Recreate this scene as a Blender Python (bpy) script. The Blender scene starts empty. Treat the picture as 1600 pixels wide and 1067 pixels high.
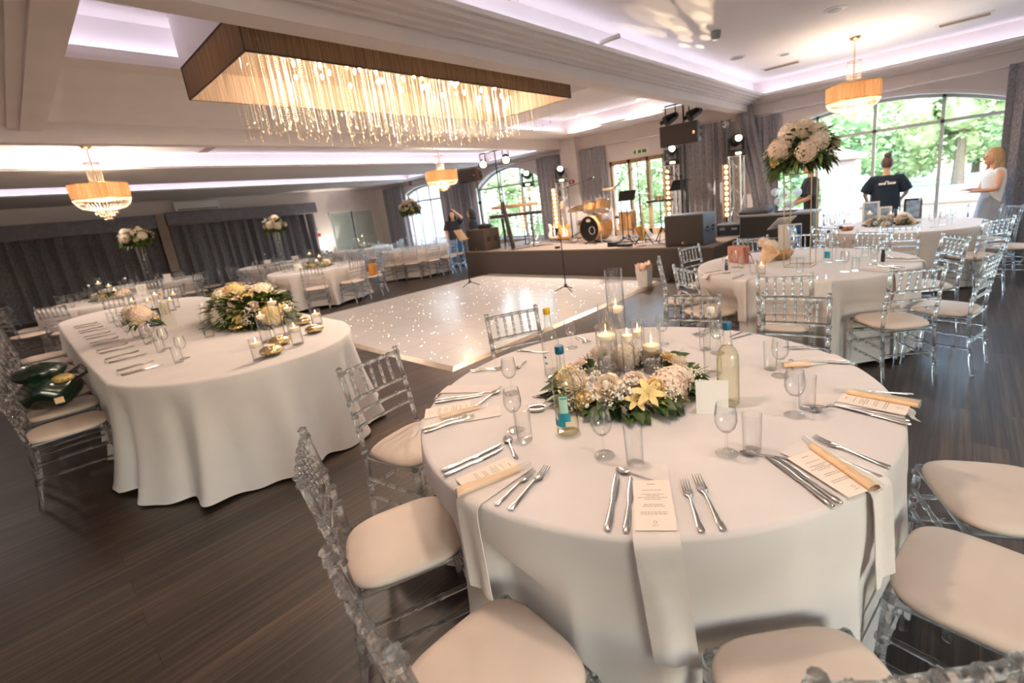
import bpy, bmesh, math, random
from math import sin, cos, pi, radians as R, sqrt, atan2, hypot
from mathutils import Vector, Matrix, Euler
random.seed(7)
SC = bpy.context.scene
COL = SC.collection
V = Vector

# ------------------------------------------------------------------ mesh building
def basis(d):
    d = V(d).normalized()
    a = V((0, 0, 1)) if abs(d.z) < .95 else V((1, 0, 0))
    x = a.cross(d).normalized()
    return x, d.cross(x), d

class MB:
    def __init__(s): s.v = []; s.f = []; s.M = Matrix()
    def add(s, vs, fs):
        b = len(s.v); M = s.M
        s.v += [M @ V(p) for p in vs]
        s.f += [tuple(b + i for i in f) for f in fs]
        return s
    def box(s, lo, hi):
        x0, y0, z0 = lo; x1, y1, z1 = hi
        return s.add([(x0,y0,z0),(x1,y0,z0),(x1,y1,z0),(x0,y1,z0),(x0,y0,z1),(x1,y0,z1),(x1,y1,z1),(x0,y1,z1)],
                     [(3,2,1,0),(4,5,6,7),(0,1,5,4),(1,2,6,5),(2,3,7,6),(3,0,4,7)])
    def cbox(s, c, d):
        return s.box([c[i]-d[i]/2 for i in range(3)], [c[i]+d[i]/2 for i in range(3)])
    def tube(s, pts, r, seg=10, cap=True):
        pts = [V(p) for p in pts]; n = len(pts)
        rs = r if isinstance(r, (list, tuple)) else [r]*n
        vs = []; fs = []; px = None
        for i, p in enumerate(pts):
            d = (pts[min(i+1, n-1)] - pts[max(i-1, 0)])
            if d.length < 1e-9: d = V((0, 0, 1))
            d.normalize()
            if px is None: x = basis(d)[0]
            else:
                x = px - d*px.dot(d)
                x = x.normalized() if x.length > 1e-6 else basis(d)[0]
            y = d.cross(x); px = x
            for k in range(seg):
                a = 2*pi*k/seg
                vs.append(p + (x*cos(a) + y*sin(a))*rs[i])
        for i in range(n-1):
            for k in range(seg):
                k2 = (k+1) % seg
                fs.append((i*seg+k, i*seg+k2, (i+1)*seg+k2, (i+1)*seg+k))
        if cap:
            fs.append(tuple(range(seg-1, -1, -1))); fs.append(tuple((n-1)*seg+k for k in range(seg)))
        return s.add(vs, fs)
    def cyl(s, p0, p1, r0, r1=None, seg=16, cap=True):
        return s.tube([p0, p1], [r0, r0 if r1 is None else r1], seg, cap)
    def lathe(s, prof, seg=24, c=(0,0,0)):
        vs = []; fs = []; n = len(prof)
        for r, z in prof:
            for k in range(seg):
                a = 2*pi*k/seg; vs.append((c[0]+r*cos(a), c[1]+r*sin(a), c[2]+z))
        for i in range(n-1):
            for k in range(seg):
                k2 = (k+1) % seg
                fs.append((i*seg+k, i*seg+k2, (i+1)*seg+k2, (i+1)*seg+k))
        return s.add(vs, fs)
    def ball(s, c, r, seg=12, rings=8, f=None):
        rx, ry, rz = (r, r, r) if not isinstance(r, (tuple, list)) else r
        vs = [(c[0], c[1], c[2]-rz)]; fs = []
        for i in range(1, rings):
            t = -pi/2 + pi*i/rings
            for k in range(seg):
                a = 2*pi*k/seg
                w = 1 if f is None else f(a, t)
                vs.append((c[0]+rx*w*cos(t)*cos(a), c[1]+ry*w*cos(t)*sin(a), c[2]+rz*w*sin(t)))
        vs.append((c[0], c[1], c[2]+rz)); e = len(vs)-1
        for k in range(seg): fs.append((0, 1+(k+1) % seg, 1+k))
        for i in range(rings-2):
            for k in range(seg):
                k2 = (k+1) % seg
                fs.append((1+i*seg+k, 1+i*seg+k2, 1+(i+1)*seg+k2, 1+(i+1)*seg+k))
        o = 1+(rings-2)*seg
        for k in range(seg): fs.append((o+k, o+(k+1) % seg, e))
        return s.add(vs, fs)
    def grid(s, fn, nu, nv, closed=False):
        vs = [fn(i/nu, j/nv) for j in range(nv+1) for i in range(nu+(0 if closed else 1))]
        w = nu if closed else nu+1
        fs = []
        for j in range(nv):
            for i in range(nu):
                i2 = (i+1) % w
                fs.append((j*w+i, j*w+i2, (j+1)*w+i2, (j+1)*w+i))
        return s.add(vs, fs)
    def prism(s, poly, z0, z1):
        n = len(poly)
        return s.add([(p[0], p[1], z0) for p in poly]+[(p[0], p[1], z1) for p in poly],
                     [tuple(range(n-1, -1, -1)), tuple(range(n, 2*n))]+[(i, (i+1) % n, n+(i+1) % n, n+i) for i in range(n)])
    def build(s, name, m=None, parent=None, smooth=40, bevel=0, seg=2, solid=0, weld=False):
        me = bpy.data.meshes.new(name)
        me.from_pydata([tuple(p) for p in s.v], [], s.f)
        if bevel or weld or solid:
            bm = bmesh.new(); bm.from_mesh(me)
            if weld: bmesh.ops.remove_doubles(bm, verts=bm.verts, dist=1e-5)
            if bevel:
                es = [e for e in bm.edges if len(e.link_faces) == 2 and e.calc_face_angle(0) > .6]
                bmesh.ops.bevel(bm, geom=es, offset=bevel, segments=seg, profile=.5, affect='EDGES', clamp_overlap=True)
            bm.to_mesh(me); bm.free()
        if smooth:
            me.polygons.foreach_set('use_smooth', [True]*len(me.polygons))
            if smooth < 180: me.set_sharp_from_angle(angle=R(smooth))
        if m: me.materials.append(m)
        o = bpy.data.objects.new(name, me); COL.objects.link(o)
        if parent: o.parent = parent
        if solid:
            md = o.modifiers.new('thick', 'SOLIDIFY'); md.thickness = solid; md.offset = 0
        return o

def tag(o, label, cat, group=None, kind=None):
    o['label'] = label; o['category'] = cat
    if group: o['group'] = group
    if kind: o['kind'] = kind
    return o
def thing(name, label, cat, loc=(0,0,0), rz=0, group=None):
    o = bpy.data.objects.new(name, None); COL.objects.link(o)
    o.location = loc; o.rotation_euler = (0, 0, rz); o.empty_display_size = .05
    return tag(o, label, cat, group)
def struct(mb, name, m, **k):
    o = mb.build(name, m, smooth=k.pop('smooth', 30), **k); o['kind'] = 'structure'; return o
def dup(o, loc, rz=0, label=None, group=None, scale=None, rot=None):
    def cp(a, par):
        c = a.copy(); COL.objects.link(c); c.parent = par
        for ch in list(a.children): cp(ch, c)
        return c
    r = cp(o, None); r.location = loc
    r.rotation_euler = rot if rot else (0, 0, rz)
    if scale: r.scale = (scale,)*3 if not isinstance(scale, (tuple, list)) else scale
    if label: r['label'] = label
    if group: r['group'] = group
    return r
def cpart(o, parent, loc=(0,0,0), rot=(0,0,0), sc=1):
    c = o.copy(); COL.objects.link(c); c.parent = parent; c.location = loc; c.rotation_euler = rot
    c.scale = (sc,)*3 if not isinstance(sc, (tuple, list)) else sc
    return c
def drop(o):
    for ch in list(o.children): drop(ch)
    bpy.data.objects.remove(o)

# ------------------------------------------------------------------ camera (solved from the room's lines)
CH = 1.6
RX, RY, RZ = (0.6411,-0.7598,-0.1082), (-0.2444,-0.0686,-0.9672), (0.7275,0.6465,-0.2297)
cam_d = bpy.data.cameras.new('camera'); cam = bpy.data.objects.new('camera', cam_d); COL.objects.link(cam)
_x = V(RX).normalized(); _z = -V(RZ); _z = (_z - _x*_z.dot(_x)).normalized(); _y = _z.cross(_x)
cam.matrix_world = Matrix(((_x.x,_y.x,_z.x,0),(_x.y,_y.y,_z.y,0),(_x.z,_y.z,_z.z,CH),(0,0,0,1)))
cam_d.sensor_fit = 'HORIZONTAL'; cam_d.sensor_width = 36
cam_d.lens = 725.48/1600*36
cam_d.shift_x = -(866.71-800)/1600; cam_d.shift_y = (485.62-533.5)/1600
cam_d.clip_start = .05; cam_d.clip_end = 300
cam_d.dof.use_dof = True; cam_d.dof.focus_distance = 1.75; cam_d.dof.aperture_fstop = 2.6
SC.camera = cam
def px(p):
    q = cam.matrix_world.inverted() @ V(p)
    return 866.71 + 725.48*q.x/-q.z, 485.62 - 725.48*q.y/-q.z
ORD = ['first','second','third','fourth','fifth','sixth','seventh','eighth','ninth','tenth','eleventh','twelfth','thirteenth','fourteenth','fifteenth','sixteenth','seventeenth','eighteenth','nineteenth','twentieth']
def order(objs, fmt, group, axis=0):
    """labels for look-alikes: counted from the left (axis 0) or from the front (axis 1) as one sees them"""
    bpy.context.view_layer.update()
    L = sorted(objs, key=lambda o: px(o.matrix_world.translation)[axis]*(1 if axis == 0 else -1))
    for i, o in enumerate(L):
        w = ORD[i] if i < len(L)-1 or len(L) == 1 else 'last'
        o['label'] = fmt.format(w); o['group'] = group

# ------------------------------------------------------------------ materials
def newmat(name):
    m = bpy.data.materials.new(name); m.use_nodes = True
    nt = m.node_tree; nt.nodes.clear()
    out = nt.nodes.new('ShaderNodeOutputMaterial')
    return m, nt, out
def lin(c):
    return tuple((x/12.92 if x <= .04045 else ((x+.055)/1.055)**2.4) for x in c)
def hexc(h): return lin(tuple(int(h[i:i+2], 16)/255 for i in (0, 2, 4)))
def pm(name, col, rough=.5, metal=0, var=.12, vs=8, bump=0, bs=60, spec=.5, sheen=0, emit=None, es=0, trans=0, coat=0, stretch=(1,1,1), sss=0, detail=3, alpha=1):
    col = hexc(col) if isinstance(col, str) else col
    m, nt, out = newmat(name); N = nt.nodes.new; L = nt.links.new
    b = N('ShaderNodeBsdfPrincipled'); L(b.outputs[0], out.inputs[0])
    tc = N('ShaderNodeTexCoord'); mp = N('ShaderNodeMapping'); mp.inputs['Scale'].default_value = stretch
    L(tc.outputs['Object'], mp.inputs[0])
    nz = N('ShaderNodeTexNoise'); nz.inputs['Scale'].default_value = vs; nz.inputs['Detail'].default_value = detail
    L(mp.outputs[0], nz.inputs['Vector'])
    rp = N('ShaderNodeValToRGB'); e = rp.color_ramp.elements
    e[0].position = .3; e[1].position = .7
    e[0].color = (*[c*(1-var) for c in col], 1); e[1].color = (*[min(1, c*(1+var)) for c in col], 1)
    L(nz.outputs[0], rp.inputs[0]); L(rp.outputs[0], b.inputs['Base Color'])
    b.inputs['Roughness'].default_value = rough; b.inputs['Metallic'].default_value = metal
    b.inputs['Specular IOR Level'].default_value = spec
    b.inputs['Sheen Weight'].default_value = sheen; b.inputs['Coat Weight'].default_value = coat
    b.inputs['Transmission Weight'].default_value = trans; b.inputs['Alpha'].default_value = alpha
    if sss:
        b.inputs['Subsurface Weight'].default_value = sss; b.inputs['Subsurface Radius'].default_value = (.02,.012,.006)
    if emit:
        b.inputs['Emission Color'].default_value = (*(hexc(emit) if isinstance(emit, str) else emit), 1); b.inputs['Emission Strength'].default_value = es
    if bump:
        n2 = N('ShaderNodeTexNoise'); n2.inputs['Scale'].default_value = bs; n2.inputs['Detail'].default_value = 2
        L(mp.outputs[0], n2.inputs['Vector'])
        bp = N('ShaderNodeBump'); bp.inputs['Strength'].default_value = bump; bp.inputs['Distance'].default_value = .01
        L(n2.outputs[0], bp.inputs['Height']); L(bp.outputs[0], b.inputs['Normal'])
    return m
def glow(name, col, s):
    m, nt, out = newmat(name)
    e = nt.nodes.new('ShaderNodeEmission'); e.inputs[0].default_value = (*(hexc(col) if isinstance(col, str) else col), 1); e.inputs[1].default_value = s
    nt.links.new(e.outputs[0], out.inputs[0]); return m
def clear(name, tint=(.97,.98,.98), rough=.03, ior=1.45, k=1.0, haze=0, hcol=(.8,.82,.85), edge=0, etint=(.5,.52,.55)):
    """thin clear plastic or glass: see-through face on, mirror-like and darker at grazing angles"""
    m, nt, out = newmat(name); N = nt.nodes.new; L = nt.links.new
    tr = N('ShaderNodeBsdfTransparent'); gl = N('ShaderNodeBsdfGlossy')
    gl.inputs['Roughness'].default_value = rough
    lw = N('ShaderNodeLayerWeight'); lw.inputs['Blend'].default_value = .5
    pw = N('ShaderNodeMath'); pw.operation = 'POWER'; pw.inputs[1].default_value = 3.5; L(lw.outputs['Facing'], pw.inputs[0])
    f0 = ((ior-1)/(ior+1))**2*k
    mu = N('ShaderNodeMath'); mu.operation = 'MULTIPLY_ADD'; mu.inputs[1].default_value = min(.95-f0, .55*k); mu.inputs[2].default_value = f0; mu.use_clamp = True
    L(pw.outputs[0], mu.inputs[0])
    mc = N('ShaderNodeMix'); mc.data_type = 'RGBA'
    mc.inputs['A'].default_value = (*tint, 1); mc.inputs['B'].default_value = (*(etint if edge else tint), 1)
    L(pw.outputs[0], mc.inputs['Factor']); L(mc.outputs['Result'], tr.inputs[0])
    mx = N('ShaderNodeMixShader'); L(mu.outputs[0], mx.inputs[0]); L(tr.outputs[0], mx.inputs[1]); L(gl.outputs[0], mx.inputs[2])
    last = mx
    if haze:
        df = N('ShaderNodeBsdfTranslucent'); df.inputs[0].default_value = (*hcol, 1)
        m2 = N('ShaderNodeMixShader'); m2.inputs[0].default_value = haze
        L(mx.outputs[0], m2.inputs[1]); L(df.outputs[0], m2.inputs[2]); last = m2
    L(last.outputs[0], out.inputs[0]); return m
def refr(name, col, ior, rough, mixt, tint, haze=0, hcol=(.9,.92,.95)):
    """solid clear plastic or glass: refracts, reflects, lets part of the light straight through"""
    m, nt, out = newmat(name); N = nt.nodes.new; L = nt.links.new
    g = N('ShaderNodeBsdfGlass'); g.inputs['Color'].default_value = (*col, 1); g.inputs['IOR'].default_value = ior; g.inputs['Roughness'].default_value = rough
    t = N('ShaderNodeBsdfTransparent'); t.inputs[0].default_value = (*tint, 1)
    mx = N('ShaderNodeMixShader'); mx.inputs[0].default_value = mixt; L(g.outputs[0], mx.inputs[1]); L(t.outputs[0], mx.inputs[2])
    last = mx
    if haze:
        df = N('ShaderNodeBsdfTranslucent'); df.inputs[0].default_value = (*hcol, 1)
        m2 = N('ShaderNodeMixShader'); m2.inputs[0].default_value = haze; L(mx.outputs[0], m2.inputs[1]); L(df.outputs[0], m2.inputs[2]); last = m2
    L(last.outputs[0], out.inputs[0]); return m
def facing(name, f, ca, cb, rough=.8, sheen=.3, bump=.25, bs=120):
    return pm(name, ca, rough, sheen=sheen, bump=bump, bs=bs)

M = {}
M['wall'] = pm('wall_paint', 'e2d8d5', .85, var=.03, vs=3, bump=.03, bs=200)
M['ceil'] = pm('ceiling_paint', 'efe9e7', .8, var=.02, vs=2)
M['beam'] = pm('beam_paint', 'ebe2de', .8, var=.03, vs=2)
M['cloth'] = pm('table_linen', 'dad2cf', .9, var=.03, vs=5, bump=.08, bs=350, sheen=.2)
M['napkin'] = pm('napkin_linen', 'e2d8d2', .9, var=.03, vs=20, bump=.12, bs=500)
M['cushion'] = pm('cream_vinyl', 'd6c4b5', .5, var=.04, vs=6, bump=.04, bs=150)
M['acrylic'] = refr('clear_acrylic', (.97,.975,.98), 1.46, .02, .3, (.95,.955,.96), .03)
M['glass'] = clear('drinking_glass', (.996,.997,.997), .01, 1.5, 1.6, 0, edge=1, etint=(.62,.64,.64))
M['bottle'] = clear('bottle_glass', (.985,.99,.97), .015, 1.5, 1.8, 0, edge=1, etint=(.45,.46,.36))
M['wine'] = clear('white_wine', (.98,.962,.87), .02, 1.33, .8, 0, edge=1, etint=(.8,.72,.42))
M['water'] = clear('vase_water', (.99,.995,.995), .01, 1.33, 1, 0, edge=1, etint=(.85,.87,.87))
M['crystal'] = clear('crystal_bead', (1,.97,.9), .08, 1.55, 3.0, .38, (1,.86,.66))
M['steel'] = pm('polished_steel', (.72,.7,.68), .16, 1, var=.05)
M['chrome'] = pm('chrome', (.8,.8,.8), .1, 1, var=.03)
M['alu'] = pm('aluminium_truss', (.75,.75,.76), .3, 1, var=.06)
M['gold'] = pm('mercury_gold', (.85,.62,.33), .18, 1, var=.25, vs=60, bump=.5, bs=70)
M['brass'] = pm('brass', (.75,.52,.22), .25, 1, var=.1)
M['black'] = pm('black_plastic', '1d1b1b', .5, var=.1)
M['blackmat'] = pm('black_metal', '171616', .4, .4, var=.1)
M['grille'] = pm('speaker_grille', '3b322d', .6, var=.35, vs=350, bump=.5, bs=500)
M['cabinet'] = pm('speaker_cabinet', '57473e', .55, var=.08, vs=60, bump=.1, bs=300)
M['stagecloth'] = pm('stage_valance', '4a413c', .85, var=.2, vs=200, bump=.2, bs=300)
M['stagetop'] = pm('stage_carpet', '7d6c60', .9, var=.15, vs=120, bump=.1, bs=300)
M['white'] = pm('white_paper', 'f0eae4', .8, var=.02)
M['menu'] = pm('menu_card', 'efe1d3', .75, var=.02)
M['ink'] = pm('printed_ink', '8f8177', .8, var=.05)
M['peach'] = pm('peach_paper', 'efc9a0', .6, var=.12, vs=25)
M['film'] = clear('clear_film', (.97,.97,.97), .15, 1.5, 1.6, .42, (.95,.94,.92))
M['wax'] = pm('candle_wax', 'f6e3d0', .5, var=.04, emit='ffcf9a', es=.12)
M['flame'] = glow('candle_flame', (1,.62,.25), 14)
M['petalw'] = pm('cream_petals', 'f4e6d3', .7, var=.1, vs=30, sheen=.2)
M['petaly'] = pm('yellow_warmlit_petals', 'ecd08f', .7, var=.15, vs=25, sheen=.2)  # yellow petals, deepened to carry warm light on the head table flowers
M['petalb'] = pm('blush_petals', 'f3dcc8', .7, var=.1, vs=25, sheen=.2)
M['leaf'] = pm('dark_leaf', '3d5226', .45, var=.35, vs=12)
M['leaf2'] = pm('olive_leaf', '7c8a3e', .5, var=.35, vs=14)
M['stem'] = pm('woody_stem', '4d4a2a', .7, var=.2)
M['capblue'] = pm('blue_cap', '17607f', .35, var=.08)
M['capyel'] = pm('yellow_cap', 'd9a91c', .35, var=.08)
M['label1'] = pm('pale_mint_label', 'b5dccb', .5, var=.03)
M['label2'] = pm('teal_label', '1490a8', .45, var=.1, vs=40)
M['velvet'] = pm('grey_velvet', '8b888f', .75, var=.35, vs=45, bump=.25, bs=70, sheen=.6, stretch=(1,1,.5))
M['velvetd'] = pm('dark_grey_velvet', '66626a', .75, var=.4, vs=40, bump=.25, bs=60, sheen=.5, stretch=(1,1,.5))
M['pelmet'] = pm('grey_pelmet', '7b7682', .6, var=.15, vs=10, bump=.2, bs=30, sheen=.5)
M['frame'] = pm('window_frame', 'bfc4c0', .5, var=.04)
M['framew'] = pm('white_trim', 'e6e4e0', .6, var=.03)
M['door'] = pm('door_paint', 'c3c9c4', .6, var=.03, vs=4)
M['timber'] = pm('oak_timber', 'ad8a66', .6, var=.2, vs=12, stretch=(1,1,.15))
M['pane'] = clear('window_glass', (.97,.98,.98), .01, 1.45, .8)
M['skin'] = pm('skin', 'd9a486', .55, var=.06, vs=12, sss=.1)
M['skin2'] = pm('fair_skin', 'e2b598', .55, var=.06, vs=12, sss=.1)
M['hairdk'] = pm('dark_hair', '2c211d', .5, var=.3, vs=40, stretch=(1,1,.2))
M['hairbr'] = pm('brown_hair', '5a4236', .5, var=.3, vs=40, stretch=(1,1,.2))
M['hairbl'] = pm('blonde_hair', 'c09a6a', .5, var=.25, vs=40, stretch=(1,1,.2))
M['shirtdk'] = pm('charcoal_shirt', '2f3038', .85, var=.12, vs=30)
M['tee'] = pm('navy_tee', '1f2c3a', .9, var=.12, vs=30)
M['jeans'] = pm('blue_jeans', '3b5a86', .9, var=.2, vs=50)
M['lace'] = pm('white_lace', 'eceae6', .85, var=.12, vs=60, bump=.3, bs=90)
M['greysilk'] = pm('grey_skirt', '9aa0aa', .6, var=.06, vs=8)
M['birch'] = pm('birch_drum', 'd7a468', .35, var=.18, vs=10, stretch=(1,1,.3), coat=.4)
M['head'] = pm('drum_head', '17161a', .35, var=.1)
M['headw'] = pm('white_drum_head', 'e9e2d6', .5, var=.04)
M['cymbal'] = pm('cymbal_bronze', (.7,.5,.25), .25, 1, var=.15)
M['sunburst'] = pm('amber_guitar', 'd58f2b', .25, var=.25, vs=6, coat=.5)
M['guitarw'] = pm('cream_guitar', 'e6dccd', .25, var=.05, coat=.5)
M['case'] = pm('flight_case', '39434c', .5, var=.1)
M['caseblue'] = pm('blue_black_cabinet', '525b66', .5, var=.1, vs=40, bump=.1, bs=200)
M['bulb'] = glow('lit_lamp', (1,.62,.28), 18)
M['halogen'] = glow('lit_halogen', (1,.68,.34), 60)
M['beamlight'] = glow('lit_beam_lens', (1,.8,.5), 14)
M['blinder'] = glow('lit_warm_blinder', (1,.60,.24), 4.5)
M['led'] = glow('star_led', (1,.93,.8), 6)
M['cove'] = glow('cove_led', (.83,.79,1), 3.6)
M['exit'] = pm('exit_green', '2c6a24', .5, emit='2c6a24', es=.1)
M['exitw'] = pm('exit_white', 'd8d3b8', .5, emit='d8d3b8', es=.12)
M['red'] = pm('red_plastic', 'b8241c', .4, var=.08)
M['orange'] = pm('amber_leather', 'c98327', .55, var=.12, vs=12)
M['pinkbag'] = pm('dusky_pink_leather', 'b97e6c', .6, var=.1, vs=20)
M['greenbag'] = pm('bottle_green_vinyl', '12261a', .22, var=.45, vs=9, coat=.5)
M['floral'] = pm('floral_print', 'b59a5c', .4, var=.5, vs=60)
M['organza'] = None
M['stringsh'] = pm('string_shade', '8d7360', .75, var=.35, vs=90, stretch=(1,1,.03), bump=.3, bs=90)
M['vent'] = pm('vent_brown', '8a6a4c', .6, var=.25, vs=120, stretch=(8,.3,1))
M['stone'] = pm('sandstone', '9c8878', .9, var=.15, vs=10, bump=.4, bs=25)
M['grass'] = pm('lawn_grass', 'a3a595', .95, var=.12, vs=2, bump=.3, bs=60)
M['tree1'] = pm('tree_leaves', '7f9a69', .85, var=.25, vs=3)
M['tree2'] = pm('tree_leaves_light', '98a878', .85, var=.25, vs=3)
M['bark'] = pm('bark', '6d5f4f', .9, var=.3, vs=15, bump=.5, bs=20)
M['paving'] = pm('pale_paving', 'a9a49c', .9, var=.08, vs=6)
M['screen'] = pm('photo_print', '8aa0b8', .4, var=.5, vs=14)
M['grey'] = pm('grey_plastic', '8b8d90', .5, var=.06)
M['potpourri'] = pm('amber_sweets', 'c07a3a', .4, var=.4, vs=50)
M['silver'] = pm('silver_paper', 'd9d4cf', .5, var=.08)
M['bead'] = pm('gypsophila_white', 'f6ede2', .7, var=.05)

def floor_mat():
    m, nt, out = newmat('dark_wood_planks'); N = nt.nodes.new; L = nt.links.new
    b = N('ShaderNodeBsdfPrincipled'); L(b.outputs[0], out.inputs[0])
    tc = N('ShaderNodeTexCoord')
    br = N('ShaderNodeTexBrick'); br.offset = .37; br.squash = 1
    for k, v in (('Scale',1),('Mortar Size',.0016),('Mortar Smooth',.1),('Bias',0),('Brick Width',1.25),('Row Height',.15)): br.inputs[k].default_value = v
    br.inputs['Color1'].default_value = (0,0,0,1); br.inputs['Color2'].default_value = (1,1,1,1); br.inputs['Mortar'].default_value = (.5,.5,.5,1)
    L(tc.outputs['Object'], br.inputs['Vector'])
    mp = N('ShaderNodeMapping'); mp.inputs['Scale'].default_value = (.7,26,1); L(tc.outputs['Object'], mp.inputs[0])
    # shift grain per plank
    ad = N('ShaderNodeVectorMath'); ad.operation = 'MULTIPLY_ADD'
    ad.inputs[1].default_value = (7,5,0); L(br.outputs['Color'], ad.inputs[0]); L(mp.outputs[0], ad.inputs[2])
    nz = N('ShaderNodeTexNoise'); nz.inputs['Scale'].default_value = 1.6; nz.inputs['Detail'].default_value = 6; nz.inputs['Roughness'].default_value = .65
    L(ad.outputs[0], nz.inputs['Vector'])
    mx = N('ShaderNodeMath'); mx.operation = 'MULTIPLY_ADD'; mx.inputs[1].default_value = .16; L(br.outputs['Color'], mx.inputs[0]); L(nz.outputs[0], mx.inputs[2])
    rp = N('ShaderNodeValToRGB'); e = rp.color_ramp.elements
    e[0].position = .36; e[0].color = (.015,.0112,.009,1); e[1].position = .78; e[1].color = (.115,.075,.05,1)
    e.new(.55).color = (.042,.029,.021,1)
    L(mx.outputs[0], rp.inputs[0])
    dk = N('ShaderNodeMix'); dk.data_type = 'RGBA'; dk.blend_type = 'MULTIPLY'; dk.inputs['B'].default_value = (.25,.22,.2,1)
    L(br.outputs['Fac'], dk.inputs['Factor']); L(rp.outputs[0], dk.inputs['A']); L(dk.outputs['Result'], b.inputs['Base Color'])
    b.inputs['Roughness'].default_value = .38; b.inputs['Specular IOR Level'].default_value = .5
    bp = N('ShaderNodeBump'); bp.inputs['Strength'].default_value = .12; bp.inputs['Distance'].default_value = .004
    L(nz.outputs[0], bp.inputs['Height']); L(bp.outputs[0], b.inputs['Normal'])
    return m
M['floor'] = floor_mat()
def dance_mat():
    m, nt, out = newmat('white_dance_panels'); N = nt.nodes.new; L = nt.links.new
    b = N('ShaderNodeBsdfPrincipled'); L(b.outputs[0], out.inputs[0])
    tc = N('ShaderNodeTexCoord'); br = N('ShaderNodeTexBrick'); br.offset = 0
    for k, v in (('Scale',1),('Mortar Size',.0035),('Mortar Smooth',.2),('Bias',0),('Brick Width',.61),('Row Height',.61)): br.inputs[k].default_value = v
    br.inputs['Color1'].default_value = (.6,.56,.53,1); br.inputs['Color2'].default_value = (.62,.575,.545,1); br.inputs['Mortar'].default_value = (.42,.36,.32,1)
    L(tc.outputs['Object'], br.inputs['Vector']); L(br.outputs['Color'], b.inputs['Base Color'])
    b.inputs['Roughness'].default_value = .22
    return m
M['dance'] = dance_mat()
def stone_mat():
    m, nt, out = newmat('coursed_stone'); N = nt.nodes.new; L = nt.links.new
    b = N('ShaderNodeBsdfPrincipled'); L(b.outputs[0], out.inputs[0]); b.inputs['Roughness'].default_value = .9
    tc = N('ShaderNodeTexCoord'); br = N('ShaderNodeTexBrick')
    mp = N('ShaderNodeMapping'); mp.inputs['Rotation'].default_value = (R(90), 0, R(90)); L(tc.outputs['Object'], mp.inputs[0])
    for k, v in (('Scale',1),('Mortar Size',.012),('Brick Width',.42),('Row Height',.2)): br.inputs[k].default_value = v
    br.inputs['Color1'].default_value = (.36,.28,.22,1); br.inputs['Color2'].default_value = (.42,.34,.28,1); br.inputs['Mortar'].default_value = (.22,.19,.17,1)
    L(mp.outputs[0], br.inputs['Vector']); L(br.outputs['Color'], b.inputs['Base Color']); return m
M['coursed'] = stone_mat()
# ------------------------------------------------------------------ room shell
XW, YF = 10.15, 18.0
def sbox(name, lo, hi, m, **k): return struct(MB().box(lo, hi), name, m, **k)
sbox('floor', (-3.5,-6,-.12), (XW,YF,0), M['floor'])
def zarch(y, o):
    ya, yb, sill, spring, peak = o; u = (y-(ya+yb)/2)/((yb-ya)/2)
    return spring+(peak-spring)*max(0, 1-u*u)
OPEN = [(-5.2,-1.9,.5,2.33,2.67), (-.55,2.95,.5,2.33,2.67), (5.2,6.7,.0,2.37,2.37), (8.9,11.8,.62,2.2,2.72), (13.35,15.85,.4,2.42,2.64)]
w = MB(); y0 = -6.0
for o in OPEN:
    w.box((XW,y0,0), (XW+.3,o[0],3.6))
    if o[2] > 0: w.box((XW,o[0],0), (XW+.3,o[1],o[2]))
    n = 18
    for i in range(n):
        a = o[0]+(o[1]-o[0])*i/n; b = o[0]+(o[1]-o[0])*(i+1)/n
        za, zb = zarch(a, o), zarch(b, o)
        w.add([(XW,a,za),(XW,b,zb),(XW,b,3.6),(XW,a,3.6),(XW+.3,a,za),(XW+.3,b,zb),(XW+.3,b,3.6),(XW+.3,a,3.6)],
              [(3,2,1,0),(4,5,6,7),(0,1,5,4),(2,3,7,6)])
    y0 = o[1]
w.box((XW,y0,0), (XW+.3,YF+.2,3.6))
struct(w, 'wall_right', M['wall'], smooth=20)
sbox('wall_far', (-3.7,YF,0), (XW,YF+.2,3.6), M['wall'])
sbox('wall_left', (-3.7,-6.2,0), (-3.5,YF,3.6), M['wall'])
wb = MB(); wb.box((-3.5,-6.2,0), (XW+.3,-6,.4)); wb.box((-3.5,-6.2,2.6), (XW+.3,-6,3.6))
for a, b in ((-3.5,-2.8),(.6,XW+.3)): wb.box((a,-6.2,.4), (b,-6,2.6))
struct(wb, 'wall_back', M['wall'])
for n_, (a, b) in ((5,(-2.8,.6)),):  # unseen window added behind the camera for cool fill light
    f = MB()
    for x in (a,a+(b-a)*.33,a+(b-a)*.66,b-.06): f.box((x,-6.14,.4), (x+.06,-6.08,2.6))
    for z in (.4,2.0,2.54): f.box((a,-6.14,z), (b,-6.08,z+.06))
    o = struct(f, 'window_%d' % n_, M['frame']); MB().add([(a,-6.11,.4),(b,-6.11,.4),(b,-6.11,2.6),(a,-6.11,2.6)], [(0,1,2,3)]).build('pane', M['pane'], o, smooth=0)

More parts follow.
